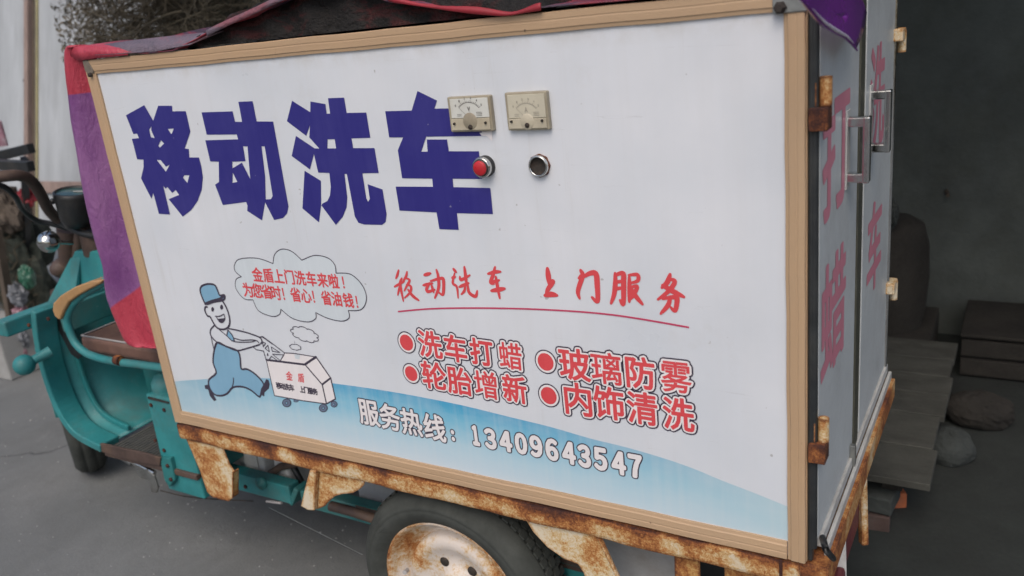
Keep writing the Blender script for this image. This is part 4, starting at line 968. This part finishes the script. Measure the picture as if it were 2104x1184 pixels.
# brake pedal and linkage under the floor edge
y_ = .08
MB().tube([G(p[0], p[1], 1, y_) for p in [(222,926),(245,936),(272,952)]], .010, 12).build('pedal_rod', M['steel'], TR)
MB().tube([G(p[0], p[1], 1, y_) for p in [(262,945),(290,957),(318,972)]], .008, 12).build('pedal_rod', M['chrome'], TR)
MB().prism([(G(p[0], p[1], 1, y_).x, G(p[0], p[1], 1, y_).z) for p in [(285,965),(305,962),(322,975),(330,1000),(326,1010),(316,1008),(312,985),(292,978)]], 1, y_-.01, y_-.004).build('pedal', M['steel'], TR, bevel=.001)
MB().prism([(G(p[0], p[1], 1, NY+.005).x, G(p[0], p[1], 1, NY+.005).z) for p in [(208,910),(300,930),(332,940),(330,956),(290,950),(206,926)]], 1, NY, NY+.008).build('floor_edge', M['brownmetal'], TR, bevel=.002)
w1 = [G(330, 1008, 1, .08), G(380, 1020, 1, .1), G(440, 1026, 1, .12), G(520, 1030, 1, .14)]
MB().tube(spline(w1, 6), .0018, 6).build('wire', M['hole'], TR)
w1 = [G(553, 1043, 1, .12), G(650, 1092, 1, .08), G(745, 1140, 1, .04)]
MB().tube(spline(w1, 6), .0011, 6).build('wire', M['steel'], TR)

# rear underside: bumper plates, pipes
MB().prism([(p[0], p[1]) for p in [(.12, .33), (.70, .33), (.70, .47), (.62, .50), (.20, .50), (.12, .46)]], 0, DX-.03, DX-.018).build('bumper_plate', M['maroon'], TR, bevel=.004)
MB().box((DX-.017, .14, .33), (DX+.004, .30, .42)).build('rear_reflector', M['maroon'], TR, bevel=.008)
MB().beam((DX-.02, .34, .57), (DX-.005, .30, .30), .022, .03).build('bumper_stay', M['whiteplastic'], TR, bevel=.003)
MB().beam((DX-.02, .62, .57), (DX-.005, .60, .28), .018, .022).build('bumper_stay', M['rust'], TR, bevel=.003)
MB().tube([G(1690, 1105, 0, DX+.02), G(1697, 1130, 0, DX+.04), G(1712, 1148, 0, DX+.03)], .006, 8).build('cable', M['blackpl'], TR)

# ------------------------------------------------------------------ TARP on the box
tarp = empty('tarp', (OX0, 0, OZ1), 'red and purple printed tarp draped over the top of the white box', 'tarp')
# height of its front edge above the box top, measured along the box
edge = [((180, 108), 0), ((260, 105), 0), ((340, 108), 0), ((400, 84), 0), ((440, 62), 0), ((520, 28), 0), ((590, -5), 0), ((680, -26), 0), ((760, -16), 0), ((808, 2), 0), ((880, 10), 0), ((960, 22), 0), ((1040, 29), 0), ((1120, 14), 0), ((1250, 2), 0), ((1400, -12), 0), ((1560, -30), 0), ((1650, -40), 0)]
ex = spline([P2(*p) for p, _ in edge], 6)
b = MB(); nv = 16
for i, p in enumerate(ex):
    lift = max(0, p[1]-OZ1-.004)
    for j in range(nv+1):
        v = j/nv; y_ = -.012+v*(BD+.06)
        und = .012*math.sin(i*.35+v*5)+.008*math.sin(i*.8-v*9)
        base = OZ1+.012+.035*min(1, v*4) if lift < .02 else OZ1+.012
        zt = max(OZ1+.006, p[1]*(1-v)**1.0 + (OZ1+.05+.35*lift)*v + und*min(1, v*3))
        if j == 0: zt = max(p[1], OZ1+.003)
        b.v.append(Vector((p[0], y_, zt)))
q = nv+1
for i in range(len(ex)-1):
    for j in range(nv): b.f.append([i*q+j, i*q+j+1, (i+1)*q+j+1, (i+1)*q+j]); b.sm.append(True); b.mi.append(0)
o_ = b.build('cover_sheet', M['tarp'], tarp); s_ = o_.modifiers.new('solid', 'SOLIDIFY'); s_.thickness = .002
# grey-violet front fold on the left part and red hem on the right slope
b = MB(); k_ = [P2(*p) for p in [(205,112),(260,109),(330,104),(400,90),(440,70)]]; k2 = [P2(*p) for p in [(200,92),(260,84),(330,76),(400,70),(445,64)]]
for p in k_: b.v.append(Vector((p[0], -.014, max(p[1], OZ1+.001))))
for p in k2: b.v.append(Vector((p[0], .02, p[1])))
for p in k2: b.v.append(Vector((p[0], .3, p[1]+.0)))
for i in range(4):
    for r_ in (0, 5): b.f.append([r_+i, r_+i+1, r_+6+i, r_+5+i]); b.sm.append(True); b.mi.append(0)
o_ = b.build('front_fold', M['tarpgrey'], tarp); s_ = o_.modifiers.new('solid', 'SOLIDIFY'); s_.thickness = .002
hm = spline([G(*p, 1, -.018) for p in [(425, 74), (470, 52), (520, 30), (580, 2), (640, -18)]], 6)
b = MB()
for i, p in enumerate(hm): b.v += [p, p+Vector((.0, .0, .012))]
for i in range(len(hm)-1): b.f.append([2*i, 2*i+2, 2*i+3, 2*i+1]); b.sm.append(True); b.mi.append(0)
o_ = b.build('hem', M['tarpgrey'], tarp); s_ = o_.modifiers.new('solid', 'SOLIDIFY'); s_.thickness = .003
hm = spline([G(*p, 1, -.018) for p in [(790, -6), (810, 2), (880, 12), (960, 24), (1030, 29), (1075, 23), (1110, 18)]], 6)
b = MB()
for i, p in enumerate(hm): b.v += [p+Vector((0, 0, -.003)), p+Vector((.0, .002, .006+.004*math.sin(i*.4)))]
for i in range(len(hm)-1): b.f.append([2*i, 2*i+2, 2*i+3, 2*i+1]); b.sm.append(True); b.mi.append(0)
o_ = b.build('hem', M['redhem'], tarp); s_ = o_.modifiers.new('solid', 'SOLIDIFY'); s_.thickness = .003
# flap hanging down at the front corner: silhouette at left, tucked behind the strip at right
sil = [(150,98),(141,112),(139,135),(141,165),(146,200),(152,250),(163,300),(172,350),(182,400),(194,450),(207,500),(219,540),(221,580),(225,610),(240,650),(258,690),(272,704),(290,708),(304,706)]
sl = spline([G(*p, 1, .02) for p in sil], 3); b = MB(); nc = 12
for i, p in enumerate(sl):
    t = i/(len(sl)-1)
    for j in range(nc+1):
        u = j/nc                      # 0 at the silhouette, 1 behind the frame strip
        xr = OX0+.016
        x_ = p.x+(xr-p.x)*u
        y_ = .02*(1-min(1, u*3))**2-.020*math.sin(math.pi*min(1, u*1.4))*(1-.2*math.sin(t*9))+.012*math.sin(u*8+t*5)*u*(1-u)*3+.02*u*u
        b.v.append(Vector((x_, y_, p.z+(.008*math.sin(u*3) if 0 < t < 1 else 0))))
q = nc+1
for i in range(len(sl)-1):
    for j in range(nc): b.f.append([i*q+j, i*q+j+1, (i+1)*q+j+1, (i+1)*q+j]); b.sm.append(True); b.mi.append(0)
o_ = b.build('side_flap', M['banner'], tarp); s_ = o_.modifiers.new('solid', 'SOLIDIFY'); s_.thickness = .0015
# round shoulder over the top-left corner
b = MB(); sh = [G(*p, 1, -.012) for p in [(150,98),(165,95),(185,94),(205,96),(235,100),(262,106)]]; lo_ = [G(*p, 1, -.014) for p in [(141,112),(160,125),(185,121),(205,119.5),(235,116.5),(262,113.5)]]
for a_, c_ in zip(sh, lo_): b.v += [c_, a_, a_+Vector((0, .12, .004))]
for i in range(5):
    for j in (0, 1): b.f.append([3*i+j, 3*i+j+1, 3*i+4+j, 3*i+3+j]); b.sm.append(True); b.mi.append(0)
o_ = b.build('corner_fold', M['banner'], tarp); s_ = o_.modifiers.new('solid', 'SOLIDIFY'); s_.thickness = .002
# glossy purple corner over the doors
fp = [(1632,-8),(1646,5),(1660,18),(1675,33),(1690,47),(1710,61),(1730,74),(1743,88),(1755,103),(1761,92),(1768,80),(1775,64),(1779,45),(1782,25),(1777,12),(1771,0),(1760,-12),(1740,-14),(1715,-14),(1690,-13),(1660,-12)]
XF = DX+.03
pp = [G(p[0], p[1], 0, XF) for p in fp]; cen = sum(pp, Vector())/len(pp)
b = MB(); rings = 5
for r_ in range(rings+1):
    for i, p in enumerate(pp):
        t = r_/rings; v = cen.lerp(p, max(t, .001)); b.v.append(v+Vector((.002*math.sin(v.y*16)+.001*t, 0, 0)))
kq = len(pp)
for r_ in range(rings):
    for i in range(kq): b.f.append([r_*kq+i, r_*kq+(i+1) % kq, (r_+1)*kq+(i+1) % kq, (r_+1)*kq+i]); b.sm.append(True); b.mi.append(0)
o_ = b.build('corner_flap', M['purple'], tarp, label='glossy purple corner hanging over the doors'); s_ = o_.modifiers.new('solid', 'SOLIDIFY'); s_.thickness = .0015
MB().tube([p+Vector((.002*math.sin(p.y*16)+.003, -.001, -.001)) for p in pp[0:9]], [.002, .003, .0035, .004, .0045, .0045, .004, .003, .0015], 10).build('curled_edge', M['purple'], tarp)
MB().tube([p+Vector((.002*math.sin(p.y*16)+.0065, -.002, -.001)) for p in pp[2:8]], [.0004, .0014, .0022, .0028, .002, .0004], 8).build('edge_highlight', M['edgeshine'], tarp)  # sky highlight on the curled edge, painted as a thin pale tube
# dark bundle propping the tarp up
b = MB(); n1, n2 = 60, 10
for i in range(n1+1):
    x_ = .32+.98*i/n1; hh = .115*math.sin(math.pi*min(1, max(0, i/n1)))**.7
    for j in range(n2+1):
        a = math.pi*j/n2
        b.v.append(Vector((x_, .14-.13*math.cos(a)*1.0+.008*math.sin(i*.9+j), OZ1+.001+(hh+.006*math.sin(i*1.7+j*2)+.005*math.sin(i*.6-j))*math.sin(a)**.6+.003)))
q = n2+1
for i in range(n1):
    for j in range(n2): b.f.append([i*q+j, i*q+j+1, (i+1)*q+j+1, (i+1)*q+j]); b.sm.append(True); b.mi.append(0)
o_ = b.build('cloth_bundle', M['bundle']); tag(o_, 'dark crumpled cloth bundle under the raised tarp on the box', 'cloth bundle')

# ------------------------------------------------------------------ LEFT BACKGROUND
LS = .33
# leaning framed board: bottom at y=1.38, top leaning back against the pale wall
def lean(x, t): return Vector((x, 1.38+LS*t, t))            # t = height
def leanbox(xa, xb, ta, tb, th, off=0.0):
    nrm = Vector((0, -1, LS)).normalized(); b0 = MB()
    vs = []
    for o1 in (off, off+th):
        vs += [lean(xa, ta)+nrm*o1, lean(xb, ta)+nrm*o1, lean(xb, tb)+nrm*o1, lean(xa, tb)+nrm*o1]
    return vs
FC = [(0,1,2,3),(7,6,5,4),(0,4,5,1),(1,5,6,2),(2,6,7,3),(3,7,4,0)]
def lx(px, py, ls):
    d = CX*((px-1052)/FPX)+CY*((py-592)/FPX)+CZ; t = (1.38+ls*CAM.z-CAM.y)/(d.y-ls*d.z); return (CAM+d*t).x
def leanx(px, py):
    # intersection of the pixel ray with the leaning plane y = 1.38 + .36 z
    d = CX*((px-1052)/FPX)+CY*((py-592)/FPX)+CZ; t = (1.38+LS*CAM.z-CAM.y)/(d.y-LS*d.z); return CAM+d*t
LS = min((abs(lx(64, 20, k/200)-lx(65, 640, k/200)), k/200) for k in range(10, 120))[1]
xl = (leanx(64, 100).x+leanx(65, 600).x)/2
bd = empty('leaning_door', lean(xl, 0), 'whitewashed wooden door leaf with brown rails leaning on the wall', 'door')
MB().add(leanbox(xl+.07, xl+2.3, .02, 2.55, .02), FC).build('door_board', M['paleboard'], bd)
MB().add(leanbox(xl, xl+.042, 0, 2.6, .05, .0), FC).build('stile', M['post'], bd, bevel=.004)
MB().add(leanbox(xl+.043, xl+.095, 0, 2.6, .02, .0), FC).build('stile', M['postdark'], bd)
MB().add(leanbox(xl+.097, xl+.112, .0, 2.58, .03, .0), FC).build('bead', M['yellowwood'], bd)
tz = leanx(130, 386).z
MB().add(leanbox(xl+.114, xl+2.3, tz-.035, tz+.035, .04, .0), FC).build('rail', M['post'], bd, bevel=.004)
# pale sheet left of it
sh_ = MB().add(leanbox(xl-1.6, xl-.04, .25, 2.5, .02, -.10), FC).build('leaning_sheet', M['paleboard'])
tag(sh_, 'pale grey sheet leaning on the wall left of the brown stile', 'board')
c = leanx(48, 183)
b = MB()
po = []
vsb = [leanx(*p)+Vector((0, .06, .02)) for p in [(34,166),(60,157),(63,190),(44,204)]]
o_ = bpy.data.objects.new('stencil', None); bpy.data.objects.remove(o_)
for k_, seg_ in enumerate([[(36,168),(60,160)], [(40,172),(46,198)], [(50,163),(52,190)], [(58,160),(61,188)], [(42,185),(62,178)], [(45,200),(62,192)]]):
    a_, c_ = [leanx(*p)+Vector((0, .045, 0)) for p in seg_]
    MBs = b.beam(a_, c_, .012, .02, (0, -1, LS))
b.build('stencil_mark', M['seal'], None); so_ = bpy.data.objects['stencil_mark']; so_.parent = sh_
# dark rack, bars
rk = empty('metal_rack', G(20, 400, 1, 1.05), 'dark metal rack bars low at the left edge', 'rack')
MB().beam(G(-40, 330, 1, 1.1), G(64, 305, 1, 1.1), .04, .05).build('bar', M['blackpl'], rk, bevel=.004)
MB().beam(G(-40, 336, 1, 1.0), G(64, 342, 1, 1.0), .04, .05).build('bar', M['blackpl'], rk, bevel=.004)
MB().beam(G(-30, 330, 1, 1.05), G(-40, 820, 1, 1.05), .04, .04).build('leg', M['blackpl'], rk)
MB().beam(G(50, 325, 1, 1.15), G(60, 620, 1, 1.25), .03, .03).build('leg', M['blackpl'], rk)
# sign scrap pink and blue
c = G(5, 275, 1, 1.2)
o_ = MB().prism([(G(p[0], p[1], 1, 1.2).x, G(p[0], p[1], 1, 1.2).z) for p in [(-40,235),(0,250),(14,300),(-30,305)]], 1, 1.2, 1.21).build('paper_sign', M['pink']); tag(o_, 'pink edged paper sign above the dark rack', 'sign')
# bundle of netting / sack / bottles behind the stile
c = G(30, 500, 1, 1.22)
b = crumple(c+Vector((0, 0, -.08)), .23, (.85, .6, 1.5), 3, .5)
net_ = b.build('netting_bundle', M['net']); rr_ = random.Random(5); b = MB()
for i in range(170):
    a_ = rr_.uniform(3.3, 6.1); h_ = rr_.uniform(-.34, .22); q_ = Vector((.20*math.cos(a_), .15*math.sin(a_), h_))+c; d_ = Vector((rr_.uniform(-1, 1), rr_.uniform(-.5, .1), rr_.uniform(-.7, .7))).normalized()
    p2 = q_+d_*rr_.uniform(.04, .12)
    b.tube([q_, (q_+p2)/2+Vector((rr_.uniform(-.03, .03), -.02, rr_.uniform(-.03, .03))), p2], rr_.uniform(.0015, .004), 4, cap=False)
tag(b.build('loose_strands', M['twig'], net_), kind='stuff')
tag(net_, 'dark green netting bundle heaped behind the handlebar', 'netting')
c = G(10, 430, 1, 1.15)
tag(crumple(c, .15, (1, .6, .8), 5, .35).build('sack', M['sack']), 'brown sack on top of the dark netting', 'sack')
c = G(55, 405, 1, 1.2); tag(crumple(c, .055, (1, .7, .9), 8, .5).build('red_bag', M['redhem']), 'small red bag beside the brown sack', 'bag')
c = G(38, 575, 1, 1.0); tag(crumple(c+Vector((.0, .05, 0)), .055, (.8, .7, 1.2), 12, .2).build('green_bag', M['green']), 'shiny green plastic bag below the netting', 'bag')
for i, (px, py, r_, m, lb, nm) in enumerate([(36, 605, .055, 'silverbag', 'grey plastic bag under the green one', 'grey_bag'), (42, 645, .045, 'pink', 'pink and white wrapper below the grey bag', 'wrapper'), (44, 695, .045, 'silverbag', 'grey wrapper above the lowest pink one', 'wrapper'), (48, 722, .04, 'pink', 'lowest pink wrapper beside the curb', 'wrapper')]):
    c = G(px, py, 1, 1.0); tag(crumple(c, r_*1.15, (.8, .6, 1.0), 20+i, .45).build(nm, M[m]), lb, 'wrapper' if nm == 'wrapper' else 'bag')
o_ = MB().beam(G(-8, 470, 1, .98), G(38, 735, 1, .98), .04, .04).build('dark_pole', M['postdark']); tag(o_, 'dark slanting pole at the left edge', 'pole')
q0 = G(-40, 770, 2, 0); q1 = G(52, 772, 2, 0)
o_ = MB().box((q0.x-.6, q0.y, 0), (q1.x, q0.y+.25, .30)).build('curb_block', M['curb'], bevel=.01); tag(o_, 'pale concrete block at the foot of the boards', 'block')
# litter on the ground by the block
for i in range(6):
    p = G(random.uniform(70, 140), random.uniform(715, 775), 2, 0)
    r_ = random.uniform(.012, .03)
    o_ = MB().sphere((p.x, p.y, r_*.5), r_, 10, (1, 1, .5), noise=.15).build('pebble', M['curb']); tag(o_, 'small pale stone lying on the concrete at the foot of the leaning door', 'stone', 'small stones below the leaning door')

rg = random.Random(11); b = MB()
for i in range(900):
    x_ = rg.uniform(-3.2, 1.6); y_ = rg.uniform(-.9, 1.6); q_ = rg.uniform(.0015, .005)*(1.8 if rg.random() < .06 else 1)
    a_ = rg.uniform(0, 6.28); p_ = [Vector((x_+q_*math.cos(a_+t*1.57)*rg.uniform(.7, 1.2), y_+q_*math.sin(a_+t*1.57)*rg.uniform(.7, 1.2), .0005)) for t in range(4)]
    tp2 = Vector((x_, y_, q_*rg.uniform(.5, .9))); b.add(p_+[tp2], [(0, 1, 4), (1, 2, 4), (2, 3, 4), (3, 0, 4)])
tag(b.build('grit', M['curb']), kind='stuff', label='fine pale grit scattered over the concrete ground', cat='grit')
# brushwood pile
rnd = random.Random(3)
def twig(b, p, d, L_, r_, depth=0):
    pts = [p.copy()]; k_ = 6; dd = d.copy(); bend = Vector((rnd.uniform(-1, 1), rnd.uniform(-1, 1), rnd.uniform(-.9, .5)))*.16
    for i in range(k_):
        dd = (dd+bend+Vector((rnd.uniform(-.1, .1), rnd.uniform(-.1, .1), rnd.uniform(-.1, .1)))).normalized()
        pts.append(pts[-1]+dd*L_/k_)
    e_ = pts[-1]
    if e_.x > .5 or e_.x < 2.16-1.567*(e_.y+1.4) or (e_.x < -1.9 and e_.z < 1.5): return
    b.tube(pts, [r_*(1-.8*i/k_) for i in range(k_+1)], 3, cap=False)
    if depth < 2:
        for _ in range(4 if depth == 0 else 3):
            i = rnd.randint(1, k_-1); d2 = (dd+Vector((rnd.uniform(-1, 1), rnd.uniform(-1, 1), rnd.uniform(-.8, .8)))*.8).normalized()
            twig(b, pts[i], d2, L_*rnd.uniform(.35, .6), r_*.55, depth+1)
b = MB()
for i in range(640):
    x_ = -.9+abs(rnd.gauss(0, 1))*1.1*(-1 if rnd.random() < .5 else 1); x_ = max(-1.6, min(.25, x_))
    y_ = rnd.uniform(1.15, 1.9); z_ = rnd.uniform(1.35, 2.25)
    d = Vector((rnd.uniform(-1, 1), rnd.uniform(-.4, .4), rnd.uniform(-.25, .35))).normalized()
    if x_ < -1.3: z_ = rnd.uniform(1.7, 2.2)
    twig(b, Vector((x_, y_, z_)), d, rnd.uniform(.3, .75), rnd.uniform(.003, .007))
for i in range(110):
    twig(b, Vector((rnd.uniform(-2.1, -1.5), rnd.uniform(1.45, 1.7), rnd.uniform(1.55, 2.0))), Vector((rnd.uniform(-.4, .6), rnd.uniform(-.3, .3), rnd.uniform(-1, .1))).normalized(), rnd.uniform(.10, .26), .0022)
for i in range(5200):
    q_ = Vector((rnd.gauss(-2.12, .22), rnd.uniform(1.42, 1.68), rnd.gauss(1.70, .15)))
    if q_.x < 2.10-1.567*(q_.y+1.4) or q_.z < 1.34: continue
    a_ = Vector((rnd.uniform(-1, 1), rnd.uniform(-1, 1), rnd.uniform(-1, 1)))*rnd.uniform(.010, .022); c_ = Vector((rnd.uniform(-1, 1), rnd.uniform(-1, 1), rnd.uniform(-1, 1)))*rnd.uniform(.006, .014)
    b.add([q_, q_+a_, q_+a_+c_, q_+c_], [(0, 1, 2, 3)], mi=1)
o_ = b.build('brushwood', [M['twig'], M['dryleaf']], fix=False); tag(o_, 'pile of dry dark brushwood behind the box', 'brushwood', kind='stuff')
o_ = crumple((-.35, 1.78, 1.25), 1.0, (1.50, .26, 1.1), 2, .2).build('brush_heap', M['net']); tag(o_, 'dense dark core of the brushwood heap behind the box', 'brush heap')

# ------------------------------------------------------------------ RIGHT BACKGROUND (in the dark shed)
tag(MB().box((.6, .45, -.05), (3.29, 2.775, .004)).build('added_shed_shade_slab', M['shedshade']), kind='structure')  # slab added over the ground, shed shade painted into its colour
pl = empty('plank_platform', (1.75, 1.5, 0), 'low platform of weathered grey planks resting on bricks in the shed', 'platform')
ys = [1.075, 1.295, 1.53, 1.70, 1.86, 2.02, 2.2]
for i in range(len(ys)-1):
    a_ = rnd.uniform(-.002, .002); x1_ = 1.852+rnd.uniform(-.012, .012)
    MB().box((1.38, ys[i]+.0025, .175+a_), (x1_, ys[i+1]-.0025, .20+a_)).build('plank', M['plank'], pl, bevel=.003)
MB().box((1.44, 1.12, .12), (1.50, 2.18, .174)).box((1.72, 1.14, .12), (1.78, 2.18, .174)).build('bearer', M['oldwood'], pl, bevel=.003)
for i, (x_, y_, z_, rz, m, lb) in enumerate([(1.64, 1.13, 0, .1, 'brick', 'dusty red brick under the near end of the plank platform'), (1.655, 1.15, .062, -.1, 'stone', 'grey brick laid on the dusty red one under the planks'), (1.745, 1.24, 0, .5, 'orange', 'bright orange brick end peeping from under the planks'), (1.66, 1.9, 0, .2, 'brick', 'brick under the far end of the plank platform')]):
    k_ = .33 if m == 'orange' else 1
    o_ = MB().box((x_-.06*k_, y_-.11*k_, z_), (x_+.06*k_, y_+.11*k_, z_+.056), Matrix.Rotation(rz+math.pi/2, 3, 'Z')).build('brick', M[m], bevel=.005); tag(o_, lb, 'brick')
o_ = crumple((1.875, 1.60, .05), .085, (1.0, .85, .85), 4, .10).build('stone', M['stone']); tag(o_, 'grey stone on the floor right of the plank platform', 'stone')
o_ = crumple((1.95, 1.90, .06), .10, (1.2, .8, .75), 9, .10).build('stone', M['oldwood']); tag(o_, 'darker stone behind the grey one', 'stone')
# old upright wooden stump/barrel behind
b = MB().lathe([(.0, .47), (.11, .465), (.15, .44), (.17, .36), (.175, .22), (.165, .08), (.15, .0)], (1.55, 2.36, .20), (0, 0, 1), 28, jit=.02)
bo = b.build('log_stump', M['oldwood']); tag(bo, 'tall dark wooden stump standing behind the planks', 'stump')
tag(MB().box((1.30, 2.18, 0), (1.75, 2.60, .199)).build('crate', M['oldwood'], bevel=.006), 'dark low crate under the wooden stump', 'crate')
cr = empty('wooden_crate', (2.0, 2.45, 0), 'dark slatted wooden crate against the shed wall', 'crate')
for i in range(2): MB().box((1.86, 2.30, .02+i*.085), (2.16, 2.32, .09+i*.085)).build('slat', M['oldwood'], cr, bevel=.002)
MB().box((1.86, 2.325, .0), (2.16, 2.70, .185)).build('crate_body', M['oldwood'], cr)
MB().box((1.855, 2.29, .19), (2.165, 2.71, .205)).build('lid', M['oldwood'], cr, bevel=.003)
tag(MB().box((2.22, 2.35, 0), (2.6, 2.7, .2)).build('timber_block', M['oldwood'], bevel=.01), 'dark timber block right of the slatted crate', 'timber')
c = G(1800, 900, 1, .95)
tag(MB().beam(G(1768, 985, 1, .98), G(1805, 830, 1, 1.02), .05, .03, (1, 0, 0)).build('leaning_board', M['teal_dk'], bevel=.003), 'dull green board leaning beside the plank platform', 'board')
c = G(1832, 440, 1, 2.2); tag(crumple(c, .035, (.8, 1, 1.5), 31, .4).build('pale_bag', M['stone']), 'pale bag hanging behind the right door', 'bag')
c = G(1945, 392, 1, 2.77); tag(MB().tube([c, c+Vector((.01, -.05, -.01))], .008, 8).build('wall_nail', M['postdark']), 'rusty nail in the dark shed wall', 'nail')
